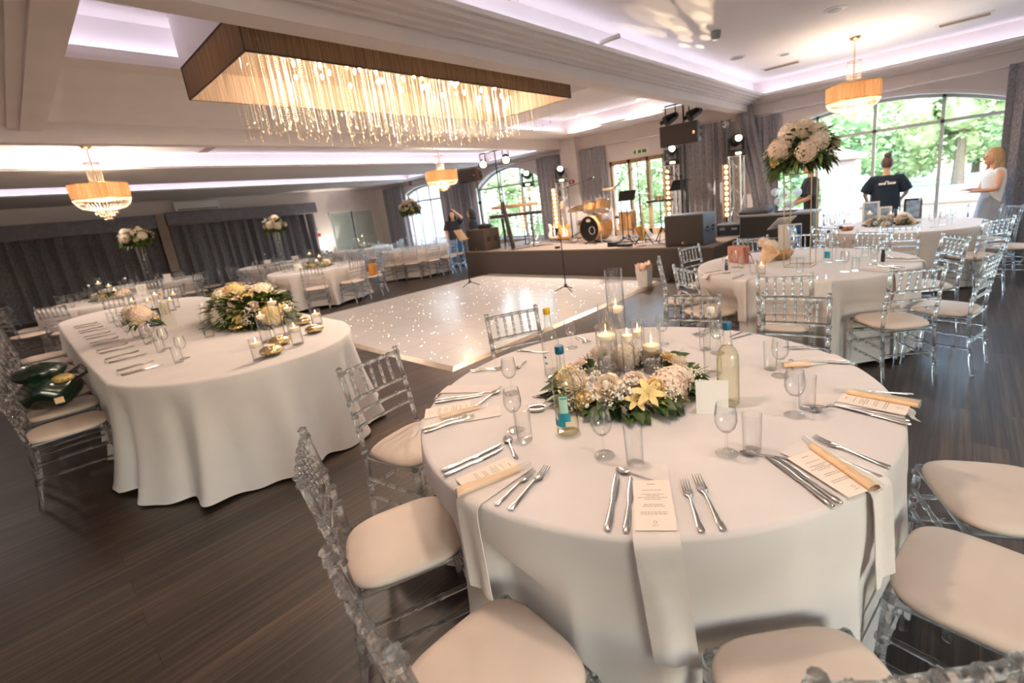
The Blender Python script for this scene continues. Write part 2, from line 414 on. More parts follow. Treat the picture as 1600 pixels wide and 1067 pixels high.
def window(n, o, mull, transom, bw=.05):
    ya, yb, sill, sp, pk = o; x0, x1 = XW+.13, XW+.19
    f = MB()
    f.box((x0,ya,sill), (x1,ya+bw,zarch(ya+bw,o))); f.box((x0,yb-bw,sill), (x1,yb,zarch(yb-bw,o)))
    f.box((x0,ya,sill), (x1,yb,sill+bw))
    for y in mull: f.box((x0,y-bw/2,sill), (x1,y+bw/2,zarch(y,o)+.004))
    f.box((x0,ya,transom-bw/2), (x1,yb,transom+bw/2))
    N = 20; P = [ya+(yb-ya)*i/N for i in range(N+1)]
    for a, b in zip(P, P[1:]):
        za, zb = zarch(a,o), zarch(b,o)
        f.add([(x0,a,za-bw),(x0,b,zb-bw),(x0,b,zb),(x0,a,za),(x1,a,za-bw),(x1,b,zb-bw),(x1,b,zb),(x1,a,za)],
              [(3,2,1,0),(4,5,6,7),(0,1,5,4)])
    fr = struct(f, 'window_%d' % n, M['frame'])
    g = MB(); xm = XW+.16
    for a, b in zip(P, P[1:]): g.add([(xm,a,sill),(xm,b,sill),(xm,b,zarch(b,o)),(xm,a,zarch(a,o))], [(0,1,2,3)])
    g.build('pane', M['pane'], fr, smooth=0)
    # white arched trim and inner sill
    t = MB()
    for a, b in zip(P, P[1:]):
        za, zb = zarch(a,o), zarch(b,o)
        t.add([(XW-.03,a,za),(XW-.03,b,zb),(XW-.03,b,zb+.055),(XW-.03,a,za+.055),(XW+.02,a,za),(XW+.02,b,zb),(XW+.02,b,zb+.055),(XW+.02,a,za+.055)],
              [(3,2,1,0),(0,1,5,4),(2,3,7,6)])
    t.build('trim', M['framew'], fr, smooth=30)
    MB().box((XW-.06,ya,sill-.04), (XW+.13,yb,sill)).build('sill', M['framew'], fr)
window(1, OPEN[1], (2.11,1.22,.3), 2.165)
window(2, OPEN[3], (10.75,9.91), 2.19)
window(3, OPEN[4], (14.5,15.25), 2.12)
window(4, OPEN[0], (-4.2,-2.9), 2.165)

# doorway onto the porch behind the stage
d = MB(); x0, x1 = XW+.05, XW+.15
for y in (5.2,5.62,6.12,6.64): d.box((x0,y,0), (x1,y+.07,2.37))
d.box((x0,5.2,2.28), (x1,6.71,2.37)); d.box((x0,5.2,.0), (x1,6.71,.7))
dr = struct(d, 'door_1', M['timber'])
for a, b in ((5.27,5.62),(5.69,6.12),(6.19,6.64)):
    MB().add([(XW+.1,a,.7),(XW+.1,b,.7),(XW+.1,b,2.28),(XW+.1,a,2.28)], [(0,1,2,3)]).build('pane', M['pane'], dr, smooth=0)
l = MB(); l.box((XW+.32,5.22,.0), (XW+.95,5.28,2.3)); 
lf = MB()
for z0, z1 in ((0,.2),(2.2,2.3)): lf.box((XW+.32,5.3,z0), (XW+1.0,5.35,z1))
for a, b in ((.32,.42),(.9,1.0)): lf.box((XW+a,5.3,.2), (XW+b,5.35,2.2))
o = lf.build('open_leaf', M['timber'], dr); MB().box((XW+.42,5.32,.2), (XW+.9,5.33,2.2)).build('pane', M['pane'], o)
# far-wall doors
for n, (a, b) in ((2, (8.15,8.98)), (3, (9.02,9.86))):
    q = MB().box((a,YF-.05,0), (b,YF,2.03)); o = struct(q, 'door_%d' % n, M['door'])
    p = MB().box((a+.1,YF-.065,.15), (b-.1,YF-.05,1.0)); p.box((a+.1,YF-.065,1.1), (b-.1,YF-.05,1.93)); p.build('panel', M['door'], o, bevel=.008)
    p = MB()
    p.box((a-.04,YF-.08,0), (a,YF,2.07)); p.box((b,YF-.08,0), (b+.02,YF,2.07)); p.box((a-.04,YF-.08,2.03), (b+.02,YF,2.09)); p.build('frame', M['framew'], o)
    MB().cyl((b-.1 if n == 2 else a+.1,YF-.12,1.0), (b-.18 if n == 2 else a+.18,YF-.12,1.0), .012).build('handle', M['steel'], o)

# ceilings: three trays with lit coves, two beams
C = M['ceil']
sbox('ceiling_near', (-3.5,-6,3.36), (XW,3.28,3.5), C)
sbox('ceiling_dance', (-3.5,3.28,3.42), (XW,8.2,3.5), C)
sbox('ceiling_tables', (-3.5,8.2,3.13), (XW,10.7,3.5), C)
sbox('ceiling_back', (-3.5,13.0,3.13), (XW,15,3.5), C)
s = MB()
s.box((9.86,-6,3.08), (XW,2.98,3.13)); s.box((10.02,-6,3.13), (XW,3.2,3.36)); s.box((9.86,2.97,3.08), (XW,3.28,3.13))
s.box((-3.5,2.97,3.09), (9.86,3.28,3.13)); s.box((-3.5,3.14,3.13), (XW,3.28,3.36))
struct(s, 'ceiling_near_soffit', C)
t = MB()
for i, (yy, zz) in enumerate(((3.02,3.055),(3.09,3.03),(3.16,3.0),(3.22,2.98))): t.box((-3.5,yy,zz), (10.02,3.28,3.09))
for xx, zz in ((9.93,3.055),(10.0,3.02),(10.08,2.99)): t.box((xx,-6,zz), (XW,3.28,3.08))
struct(t, 'trim_1', M['beam'], smooth=20)
sbox('beam_front', (-3.5,3.27,2.87), (XW,3.5,3.5), M['beam'])
sbox('beam_middle', (-3.5,8.0,2.87), (XW,8.2,3.5), M['beam'])
s = MB(); Z0, Z1 = 3.1, 3.16
for a, b, c, e in ((-3.5,.62,3.5,8),(5.9,6.95,3.5,8),(9.25,XW,3.5,8),(.62,5.9,3.5,3.56),(.62,5.9,5.24,8),(6.95,9.25,3.5,3.8),(6.95,9.25,7.25,8)):
    s.box((a,c,Z0), (b,e,Z1))
for a, b, c, e in ((.4,.5,3.5,5.5),(6.05,6.15,3.5,5.5),(.4,6.15,5.36,5.5),(6.8,6.9,3.5,7.5),(9.37,9.47,3.5,7.5),(6.8,9.47,7.37,7.5),(6.8,9.47,3.5,3.62)):
    s.box((a,c,Z1), (b,e,3.42))
struct(s, 'ceiling_dance_soffit', C)
t = MB()
t.box((.43,3.5,2.99), (.62,8.0,3.1))
for a, zz in ((.34,3.02),(.27,3.045),(.2,3.07)): t.box((a,3.5,zz), (a+.1,8.0,3.1))
t.box((.62,5.24,3.06), (5.9,5.52,3.1))
struct(t, 'trim_2', M['beam'], smooth=20)
sbox('ceiling_bulkhead', (1.34,3.68,3.03), (4.84,5.1,3.42), C)
s = MB()
s.box((-3.5,10.5,2.87), (9.8,10.75,2.91)); s.box((-3.5,10.68,2.87), (9.8,13.1,3.5))
s.box((-3.5,14.7,2.86), (9.8,14.95,2.9)); s.box((-3.5,14.88,2.86), (XW,18,3.5))
s.box((9.6,8.2,2.88), (9.8,10.5,2.92)); s.box((9.78,8.2,2.88), (XW,18,3.5)); s.box((9.6,13.1,2.88), (9.8,14.7,2.92))
struct(s, 'ceiling_tables_soffit', C)
sbox('pillar_stage', (9.93,7.52,0), (XW,8.03,3.1), M['wall'])
sbox('pillar_far', (3.02,YF-.32,0), (3.24,YF,2.46), pm('taupe_paint', 'a08d86', .8, var=.05))
# LED tape lying in the coves
led = MB()
for lo, hi in (((9.9,-6,3.132),(9.94,2.95,3.14)),((-3.5,3.01,3.132),(9.88,3.05,3.14)),
               ((.66,5.27,3.162),(5.86,5.31,3.17)),((.54,3.6,3.162),(.58,5.2,3.17)),
               ((9.28,3.9,3.162),(9.32,7.2,3.17)),((7.0,7.29,3.162),(9.2,7.33,3.17)),
               ((-3.5,10.55,2.912),(9.6,10.6,2.92)),((-3.5,14.75,2.902),(9.6,14.8,2.91)),
               ((9.64,8.3,2.922),(9.69,10.45,2.93)),((9.64,13.2,2.922),(9.69,14.65,2.93))): led.box(lo, hi)
o = led.build('trim_3', M['cove']); o['kind'] = 'structure'
b = MB(); b.box((XW-.02,-6,0), (XW,5.0,.12)); b.box((XW-.02,12,0), (XW,13.3,.12)); struct(b, 'baseboard_right', M['framew'])
b = MB(); b.box((3.3,YF-.02,0), (8.1,YF,.12)); struct(b, 'baseboard_far', M['framew'])

# curtain rails
for n, (a, b_) in enumerate(((-5.9,3.3),(3.5,7.5),(8.05,17.5))):
    k = thing('curtain_rail', ['thin steel curtain rail above the big arched window','thin steel curtain rail above the stage doorway','thin steel curtain rail along the left stage windows'][n], 'curtain rail', (10.05,a,2.77))
    q = MB().cyl((0,0,0), (0,b_-a,0), .012, seg=8); q.build('rod', M['steel'], k)
    for i in range(int((b_-a)/.9)+1):
        MB().cyl((0,i*.9+.05,0), (.1,i*.9+.05,0), .01, seg=6).build('bracket', M['steel'], k)

# curtains: pleated closed sheets
def pleats(mb, p0, p1, z0, z1, per=.17, amp=.05, seed=1, gather=None, nz=8, th=.012):
    rnd = random.Random(seed); p0, p1 = V(p0), V(p1); Ln = (p1-p0).length; d = (p1-p0)/Ln; n = V((-d.y, d.x))
    nu = max(8, int(Ln/per*10)); ph = rnd.uniform(0, 6)
    j1, j2 = rnd.uniform(.6,1), rnd.uniform(2,5)
    def fn(u, v, off):
        s_ = u*Ln; z = z0+(z1-z0)*v
        a = 2*pi*s_/per + ph + .6*sin(s_*j2+1)
        o = amp*(sin(a)+.35*sin(1.7*a*j1+v))*(.75+.25*sin(s_*3+2)) *(1-.25*v)
        q = p0 + d*(s_ + .25*amp*sin(2*a+.5)) + n*(o+off)
        if gather: q = q + V(gather(u, v))
        return (q.x, q.y, z)
    mb.grid(lambda u, v: fn(u, v, th/2), nu, nz); mb.grid(lambda u, v: fn(1-u, v, -th/2), nu, nz)
    for e in (0, 1):
        mb.grid(lambda u, v: fn(e, v, th*(u-.5)*(1 if e == 0 else -1)), 1, nz)
    return mb
def curtain(label, p0, p1, z0, z1, mat='velvet', group=None, **k):
    mb = MB(); b0 = ((p0[0]+p1[0])/2, (p0[1]+p1[1])/2, 0)
    pleats(mb, (p0[0]-b0[0], p0[1]-b0[1]), (p1[0]-b0[0], p1[1]-b0[1]), z0, z1, **k)
    o = mb.build('curtain', M[mat], smooth=70); o.location = b0
    return tag(o, label, 'curtain', group)
X1 = 10.02
curtain('grey velvet curtain left of the far-left arched window', (X1,15.85), (X1,17.15), .02, 2.72, seed=2)
curtain('grey velvet curtain between the two left arched windows', (X1,11.95), (X1,13.5), .02, 2.72, seed=3)
curtain('narrow grey curtain behind the guitars beside the pillar', (X1,8.08), (X1,8.98), .02, 2.75, seed=4, per=.14)
curtain('narrow grey curtain behind the drums, left of the porch doorway', (X1,6.72), (X1,7.48), .02, 2.75, seed=5, per=.14)
curtain('wide grey curtain behind the right loudspeaker stack', (X1,3.62), (X1,5.12), .02, 2.8, seed=6, per=.14)
curtain('grey curtain panel left of the big window, behind the tall flowers', (X1,2.72), (X1,3.2), .02, 2.74, seed=8, per=.12)
curtain('gathered grey drape sweeping down from the beam end by the big window', (9.98,3.18), (9.98,3.5), .02, 3.06, seed=9, per=.1, amp=.03, gather=lambda u, v: (-.02-.05*(1-v), -(.75*(1-u*.25))*(1-v)**1.25 if v > .35 else -(.75*(1-u*.25))*.65**1.25))
curtain('floor-length grey velvet curtain at the right edge of the big window', (9.96,-1.75), (9.96,-.4), .02, 2.79, seed=10, per=.2, amp=.06)
YC = YF-.16
curtain('long dark velvet curtain on the far wall under the left pelmet', (-3.4,YC), (3.0,YC), .02, 2.074, mat='velvetd', seed=11, per=.3, amp=.075)
curtain('long dark velvet curtain on the far wall under the right pelmet', (3.28,YC), (7.5,YC), .02, 2.1, mat='velvetd', seed=12, per=.27, amp=.07)
for lab, a, b_, za in (('grey padded pelmet on the far wall, left of the pilaster',-3.45,3.0,2.08),('grey padded pelmet on the far wall, right of the pilaster',3.26,7.6,2.11)):
    k = thing('pelmet', lab, 'pelmet', ((a+b_)/2,YF-.006,za))
    MB().box((-(b_-a)/2,-.36,0), ((b_-a)/2,0,.37)).build('board', M['pelmet'], k, bevel=.02)
    for i in range(int((b_-a)/.42)):
        MB().ball((-(b_-a)/2+.25+i*.42,-.362,.2+(.03 if i % 2 else -.03)), (.02,.008,.02), 8, 6).build('button', M['pelmet'], k)
# wall fittings
k = thing('air_conditioner', 'white wall air conditioner above the right pelmet', 'air conditioner', (4.13,YF-.004,2.5))
MB().box((-.58,-.24,0), (.58,0,.3)).build('casing', M['framew'], k, bevel=.03)
MB().box((-.52,-.246,.03), (.52,-.235,.07)).build('outlet_vane', M['grey'], k)
k = thing('fire_call_point', 'small red fire call sign on the far wall beside the doors', 'sign', (7.62,YF-.004,1.25))
MB().box((-.07,-.012,0), (.07,0,.12)).build('plate', M['red'], k); MB().box((-.05,-.014,.14), (.05,0,.24)).build('notice', M['white'], k)
k = thing('fire_call_point', 'small red fire call point on the stage pillar by the drums', 'sign', (9.93,7.72,1.98))
MB().box((-.03,-.08,0), (0,.08,.09)).build('plate', M['red'], k); MB().box((-.034,-.035,.02), (-.03,.035,.07)).build('glass', M['white'], k)
k = thing('fire_detector', 'round red alarm sounder high on the wall above the far-left window', 'alarm', (XW,15.35,2.78))
MB().lathe([(0,.07),(.05,.065),(.075,.03),(.075,0)], 16).build('sounder', M['red'], k).rotation_euler = (0,R(-90),0)
k = thing('exit_sign', 'green emergency exit sign above the porch doorway', 'sign', (XW-.005,5.78,2.45))
MB().box((-.02,-.2,0), (0,.2,.1)).build('panel', M['exitw'], k)
for a, b_ in ((-.17,-.06),(-.03,.05),(.11,.17)): MB().box((-.024,a,.015), (-.02,b_,.085)).build('pictogram', M['exit'], k)
k = thing('uplighter', 'small floor uplighter washing the far wall beside the doors', 'lamp', (7.8,17.72,0))
MB().cyl((0,0,0), (0,0,.14), .07, .08).build('can', M['blackmat'], k); MB().cyl((0,0,.141), (0,0,.145), .06).build('lens', M['halogen'], k)
k = thing('security_camera', 'white dome camera on the wall above the right curtain', 'camera', (XW,3.72,2.72))
MB().box((-.06,-.04,-.04), (0,.04,.04)).build('bracket', M['framew'], k); MB().ball((-.13,0,0), .07, 14, 10).build('dome', M['framew'], k); MB().ball((-.185,.02,0), .025, 10, 8).build('lens', M['black'], k)

# ceiling fittings
def disc(name, label, cat, loc, r, h, m, sub=None):
    k = thing(name, label, cat, loc); MB().lathe([(0,-h),(r*.75,-h),(r,-h*.3),(r,0)], 24).build('cover', m, k)
    if sub: MB().lathe([(0,-h-.004),(r*sub,-h-.004),(r*sub,-h)], 20).build('grille', M['grey'], k)
disc('ceiling_speaker', 'round flush speaker in the ceiling right of the light spots', 'speaker', (7.67,2.66,3.36), .13, .008, M['silver'], .7)
disc('ceiling_speaker', 'round flush speaker in the ceiling behind the right-hand vent', 'speaker', (8.24,2.15,3.36), .11, .012, M['framew'], .6)
disc('ceiling_speaker', 'round flush plate in the ceiling, nearest the top edge', 'speaker', (6.73,1.23,3.36), .12, .012, M['framew'], .6)
disc('smoke_detector', 'small domed smoke detector hanging beside the light spots', 'detector', (6.13,2.37,3.36), .06, .09, M['grey'], .5)
for lab, p in (('brown slatted ceiling vent left of the orange pendant lamp',(8.99,2.4,3.36)),('brown slatted ceiling vent right of the orange pendant lamp',(9.02,.12,3.36)),('brown ceiling vent beyond the middle beam, above the far tables',(2.7,10.1,3.13))):
    k = thing('ceiling_vent', lab, 'vent', p)
    MB().box((-.1,-.3,-.012), (.1,.3,0)).build('frame', M['framew'], k); MB().box((-.07,-.26,-.016), (.07,.26,-.01)).build('slats', M['vent'], k)
k = thing('emergency_light', 'slim white emergency light on the cove edge over the front beam', 'light', (4.54,2.94,3.13))
MB().box((-.02,-.2,0), (.02,.1,.04)).build('body', M['framew'], k, bevel=.008)
for lab, p in (('recessed spotlight glowing in the tray above the drums',(9.43-.3,6.7,3.42)),('recessed spotlight glowing in the tray, right one by the beam',(9.4-.3,5.15,3.42))):
    k = thing('downlight', lab, 'downlight', p)
    MB().lathe([(.045,-.004),(.062,-.008),(.065,0)], 20).build('rim', M['framew'], k); MB().cyl((0,0,-.003), (0,0,0), .045).build('lamp', M['halogen'], k)
# ------------------------------------------------------------------ dance floor and stage
df = thing('dance_floor', 'glossy white starlit dance floor in front of the stage', 'dance floor', (2.66,3.86,0))
MB().box((.06,.06,0), (4.88,4.82,.03)).build('panels', M['dance'], df, smooth=0)
def ramp(a, b, name='edging'):
    pass
e1 = MB().add([(0,0,.002),(4.88,0,.002),(4.88,.06,.031),(.06,.06,.031),(0,0,0),(4.88,0,0),(4.88,.06,0),(.06,.06,0)], [(0,1,2,3),(4,7,6,5),(0,4,5,1),(3,2,6,7),(1,5,6,2),(0,3,7,4)])
M['edge'] = pm('dance_edging', (.6,.5,.38), .3, .75, var=.05)
e1.build('edging', M['edge'], df, smooth=0)
e2 = MB().add([(0,0,.002),(.06,.06,.031),(.06,4.82,.031),(0,4.88,.002),(0,0,0),(.06,.06,0),(.06,4.82,0),(0,4.88,0)], [(0,1,2,3),(4,7,6,5),(0,3,7,4),(1,5,6,2),(0,4,5,1),(3,2,6,7)])
e2.build('edging', M['edge'], df, smooth=0)
e3 = MB().add([(.06,4.82,.031),(4.88,4.82,.031),(4.88,4.88,.002),(0,4.88,.002),(.06,4.82,0),(4.88,4.82,0),(4.88,4.88,0),(0,4.88,0)], [(0,1,2,3),(4,7,6,5),(0,4,5,1),(3,2,6,7),(1,5,6,2),(0,3,7,4)])
e3.build('edging', M['edge'], df, smooth=0)
st = MB(); rnd = random.Random(3)
for i in range(7):
    for j in range(7):
        for k in range(6):
            a = .06+.61*i+.05+rnd.random()*.52; b = .06+.61*j+.05+rnd.random()*.52
            if a < 4.84 and b < 4.78:
                r = rnd.uniform(.003,.006); st.cyl((a,b,.03), (a,b,.0312), r, seg=6)
o = st.build('star_lights', M['led'], df, smooth=0); o['kind'] = 'stuff'
sg = thing('stage', 'raised stage with dark front along the right wall', 'stage', (7.54,3.05,0))
MB().box((0,0,.555), (2.38,6.5,.58)).build('deck', M['stagetop'], sg)
MB().box((.01,.01,.005), (2.37,6.49,.555)).build('valance', M['stagecloth'], sg)

# ------------------------------------------------------------------ clear chiavari chair
AC = M['acrylic']
def ringed(pts, r, rings, bump=1.45, w=.007):
    """tube through pts with bamboo rings at the given fractions of its length"""
    pts = [V(p) for p in pts]
    L = [0]
    for a, b in zip(pts, pts[1:]): L.append(L[-1]+(b-a).length)
    def at(s):
        s = min(max(s, 0), L[-1])
        for i in range(len(pts)-1):
            if s <= L[i+1]+1e-9: return pts[i].lerp(pts[i+1], (s-L[i])/max(1e-9, L[i+1]-L[i]))
        return pts[-1]
    ss = {0: r, L[-1]: r}
    for x in L[1:-1]: ss[x] = r
    for f in rings:
        c = f*L[-1]
        for d, k in ((-w*1.2,1),(-w*.6,bump),(0,1.1),(w*.6,bump),(w*1.2,1)): ss[c+d] = r*k
    ks = sorted(k for k in ss if -1e-9 <= k <= L[-1]+1e-9)
    return [at(k) for k in ks], [ss[k] for k in ks]
def make_chair():
    t = thing('chiavari_chair', 'x', 'chair')
    for s in (-1, 1):
        x = .178*s
        p, r = ringed([(x,-.235,0),(x,-.205,.2),(x,-.187,.43),(x,-.2,.6),(x,-.25,.893)], .0135, (.2,.31,.5,.64,.72,.8,.975))
        p += [p[-1]+V((0,-.002,.008)), p[-1]+V((0,-.004,.016))]; r += [.0165, .006]
        MB().tube(p, r, 10).build('rear_leg', AC, t, smooth=60)
        p, r = ringed([(.188*s,.205,0),(.182*s,.178,.44)], .0145, (.45,.66,.93))
        MB().tube(p, r, 10).build('front_leg', AC, t, smooth=60)
    def back(z):
        return -.2-(z-.6)*.05/.293 if z > .6 else -.187-(z-.43)*.013/.17
    for z, rr in ((.872,.0115),(.722,.0105),(.655,.0095),(.587,.0095)):
        p, r = ringed([(-.178,back(z),z),(-.09,back(z)-.012,z),(.09,back(z)-.012,z),(.178,back(z),z)], rr, (.2,.5,.8) if z < .8 else (.14,.32,.5,.68,.86), 1.3)
        MB().tube(p, r, 8).build('back_rail', AC, t, smooth=60)
    for i in range(5):
        x = -.115+.0575*i
        p, r = ringed([(x,back(.722)-.011,.722),(x,back(.872)-.011,.872)], .0075, (.25,.5,.75), 1.55)
        MB().tube(p, r, 8).build('spindle', AC, t, smooth=60)
    q = MB()
    for s in (-1, 1): q.tube([(.178*s,-.187,.432),(.184*s,.18,.432)], .013, 8)
    q.tube([(-.178,-.187,.432),(.178,-.187,.432)], .013, 8); q.tube([(-.184,.18,.432),(.184,.18,.432)], .013, 8)
    q.build('seat_frame', AC, t, smooth=60)
    for s in (-1, 1):
        for z in (.2,.3):
            p, r = ringed([(.18*s,-.203+(z-.2)*.05,z),(.186*s,.19,z)], .0095, (.3,.5,.7), 1.3)
            MB().tube(p, r, 8).build('stretcher', AC, t, smooth=60)
    for y, z in ((.187,.33),(.19,.24),(-.2,.25)):
        p, r = ringed([(-.18,y,z),(.18,y,z)], .0095, (.3,.5,.7), 1.3)
        MB().tube(p, r, 8).build('stretcher', AC, t, smooth=60)
    # cushion: rounded trapezoid pad with a soft dome
    def cu(u, v):
        a = 2*pi*u
        prof = [(0,.481),(.45,.48),(.75,.476),(.92,.468),(.985,.458),(1,.449),(.99,.441),(.95,.437)]
        k = v*(len(prof)-1); i = min(int(k), len(prof)-2); f = k-i
        rr = prof[i][0]*(1-f)+prof[i+1][0]*f; z = prof[i][1]*(1-f)+prof[i+1][1]*f
        e = 3.6; c, s_ = cos(a), sin(a)
        x = abs(c)**(2/e)*(1 if c > 0 else -1); y = abs(s_)**(2/e)*(1 if s_ > 0 else -1)
        wx = .202+.008*y
        return (x*wx*rr, y*.2*rr+.0, z)
    MB().grid(cu, 40, 14, True).build('cushion', M['cushion'], t, smooth=80)
    return t
CHAIR = make_chair(); _cu = [False]
def chair(x, y, face, label='', group=None):
    """x, y on the floor under the middle of the seat; face: heading in degrees"""
    rz = R(face-90)
    if not _cu[0]:
        _cu[0] = True; CHAIR.location = (x, y, 0); CHAIR.rotation_euler = (0,0,rz); CHAIR['label'] = label
        if group: CHAIR['group'] = group
        return CHAIR
    return dup(CHAIR, (x, y, 0), rz, label, group)
def chair_back(mx, my, face, label='', group=None):
    return chair(mx+.25*cos(R(face)), my+.25*sin(R(face)), face, label, group)
def chair_at(c, a, rback=1.37, label='', group=None, turn=0):
    return chair_back(c[0]+rback*cos(R(a)), c[1]+rback*sin(R(a)), a+180+turn, label, group)

# ------------------------------------------------------------------ tables under white cloths
def cloth_mesh(outline, norm, zt, seg, folds, amp, seed, zb=.02, dents=(), flare=.05, wav=1.0):
    """outline(t)->(x,y) of the table top, norm(t)->(nx,ny); dents: list of (t, halfwidth) where chairs push the skirt in"""
    rnd = random.Random(seed); ph = [rnd.uniform(0, 6.28) for _ in range(4)]
    def wave(t):
        a = 2*pi*t
        w = sin(folds*a+ph[0]+.8*sin(2*a+ph[1])) + .5*sin(folds*1.7*a//1*0+ round(folds*1.6)*a+ph[2]) + .3*sin(3*a+ph[3])
        return (w+.5*w*abs(w)*.5)*.9
    rows = [('in', .0), ('in', .5), ('in', .9), ('in', .985), ('edge', 0), ('edge', 1)] + [('sk', i/12) for i in range(1, 13)]
    def fn(u, v):
        i = min(int(round(v*(len(rows)-1))), len(rows)-1); k, q = rows[i]
        x, y = outline(u); nx, ny = norm(u)
        if k == 'in': return (x*q, y*q, zt)
        if k == 'edge':
            o = (.0, .007)[int(q)]; return (x+nx*o, y+ny*o, zt-(.002, .012)[int(q)])
        h = zt-.012-zb
        z = zt-.012-h*q
        o = .008 + flare*q*q + amp*(q**.8)*wave(u)*wav
        if q > .99: z += .012*(1+sin(2*pi*u*folds*.7+ph[2]))
        return (x+nx*o, y+ny*o, z)
    return MB().grid(fn, seg, len(rows)-1, True)
def round_out(r): return (lambda u: (r*cos(2*pi*u), r*sin(2*pi*u))), (lambda u: (cos(2*pi*u), sin(2*pi*u)))
def table(c, label, r=.94, seed=1, seg=200, folds=11, amp=.016, dents=(), zb=.02, group=None):
    k = thing('banquet_table', label, 'table', (c[0], c[1], 0), group=group)
    o, n = round_out(r)
    cloth_mesh(o, n, .762, seg, folds, amp, seed, zb, [(a/360 % 1, .036) for a in dents]).build('tablecloth', M['cloth'], k, smooth=75)
    MB().cyl((0,0,.73), (0,0,.757), r-.015, seg=48).build('tabletop', M['timber'], k)
    for i in range(4):
        a = pi/4+pi/2*i; MB().cyl((.5*cos(a),.5*sin(a),0), (.5*cos(a),.5*sin(a),.73), .018, seg=8).build('leg', M['blackmat'], k)
    return k
T1, T3, T4, T8, T9, T5, T6, T7, T10 = (1.655,1.02), (4.93,1.145), (8.0,.62), (4.2,10.35), (7.25,11.35), (1.0,11.3), (2.05,14.3), (4.6,13.7), (7.6,14.9)

G1 = None
c1 = [(113,'clear chair pulled out at the near table, back seen whole beside the dance floor corner'),
      (155,'clear chair at the near table, cream seat beside the fluted left napkin'),
      (187,'clear chair in the lower left foreground with its back slats seen edge-on'),
      (228,'clear chair at the bottom right corner showing only top rail and cream seat'),
      (262,'clear chair tucked at the near table with wide cream seat beside the right napkin'),
      (288,'clear chair at the right edge with pale seat over the blue-lit floor'),
      (347,'clear chair back behind the near table, right of the blue-capped bottle'),
      (14,'clear chair back behind the near table, beyond the candle vases and wine glass'),
      (69,'clear chair back between the dance floor and the yellow-capped bottle')]
table(T1, 'nearest round table under white cloth, with candle vases and flowers', seed=5, dents=[a for a, _ in c1], seg=320, amp=.019, zb=.03)
mk = {113: lambda l: chair_back(1.10,2.33,-80,l), 155: lambda l: chair_back(.46,1.58,-23,l), 187: lambda l: chair_back(.275,.845,-7,l),
      228: lambda l: chair_at(T1,228,1.40,l,turn=-4), 262: lambda l: chair_at(T1,262,1.41,l), 288: lambda l: chair_at(T1,287,1.5,l,turn=6),
      347: lambda l: chair_back(2.98,.71,-173,l), 14: lambda l: chair_back(2.875,1.32,-169,l), 69: lambda l: chair_back(2.14,2.3,-117,l)}
for a, l in c1: mk[a](l)

c3 = [(147,'clear chair at the second table, angled towards the white gift bag'),
      (117,'tall edge-on clear chair back beside the white gift bag'),
      (75,'clear chair back standing against the dark right subwoofer'),
      (36,'clear chair behind the second table, left of the gold flower stand'),
      (8,'clear chair behind the second table, partly behind the gold stand legs'),
      (340,'clear chair behind the second table, seen through its beaded spindles'),
      (301,'clear chair on the far right side of the second table with brown-lit seat'),
      (255,'clear chair at the second table, side-on, its pale seat over the blue floor'),
      (225,'clear chair nearest the near table on its right, whole back and seat visible'),
      (189,'clear chair facing the second table just behind the near-table chair back')]
table(T3, 'second round table under white cloth, with a tall gold flower stand', seed=8, dents=[a for a, _ in c3], seg=260, amp=.014)
for a, l in c3:
    if a == 225: chair_back(3.97,.18,38,l)
    elif a == 189: chair_back(3.61,.94,11,l)
    elif a == 255: chair_at(T3,255,1.41,l)
    else: chair_at(T3,a,1.33 if a != 147 else 1.27,l)
c4 = [185,150,118,45,12,335,302,266,225]
table(T4, 'third round table, in front of the big arched window', seed=12, dents=c4, seg=180)
L4 = ['clear chair with its back to the camera at the window-side table','clear chair at the left of the window-side table, by the DJ desk','bright clear chair with dark gaps, left of the amber dish table','clear chair behind the window-side table, below the dark-haired back','clear chair against the window with a white glowing top rail','clear chair before the woman in the pale dress','clear chair by the right curtain, back towards the pale dress','tall side-on clear chair nearest the right curtain','clear chair on the aisle side of the window table, nearest the camera']
for a, l in zip(c4, L4): chair_at(T4, a, 1.36, l)
# long oval head table on the left
k = thing('banquet_table', 'long oval head table under a floor-length white cloth', 'table', (1.0,6.4,0))
def hout(u):
    a = 2*pi*u; x, y = .81*abs(cos(a))**.86*(1 if cos(a) > 0 else -1), sin(a)
    return (x, 2.0*(1 if y > 0 else -1)*min(1, abs(y)*4)+1.06*y if abs(y) > 1e-9 else 0)
def hnorm(u):
    e = 1e-3; p, q = hout((u-e) % 1), hout((u+e) % 1); d = V((q[0]-p[0], q[1]-p[1])).normalized(); return (d.y, -d.x)
cloth_mesh(hout, hnorm, .762, 420, 15, .045, 4, .012, [((.5+t) % 1, .012) for t in (-.035,-.022,-.01,.0,.012,.024,.036)], flare=.1, wav=1.0).build('tablecloth', M['cloth'], k, smooth=75)
MB().box((-.7,-2.3,.73), (.7,2.3,.757)).build('tabletop', M['timber'], k)
for x in (-.5,.5):
    for y in (-2.2,0,2.2): MB().cyl((x,y,0), (x,y,.73), .018, seg=8).build('leg', M['blackmat'], k)
hc = [chair(-.02+.01*(i % 2), y, rnd.uniform(-3,3)) for i, y in enumerate((4.6,5.18,5.75,6.32,6.95,7.55,8.15))]
order(hc, '{} clear acrylic chair from the front along the left side of the head table', 'head table chairs', 1)

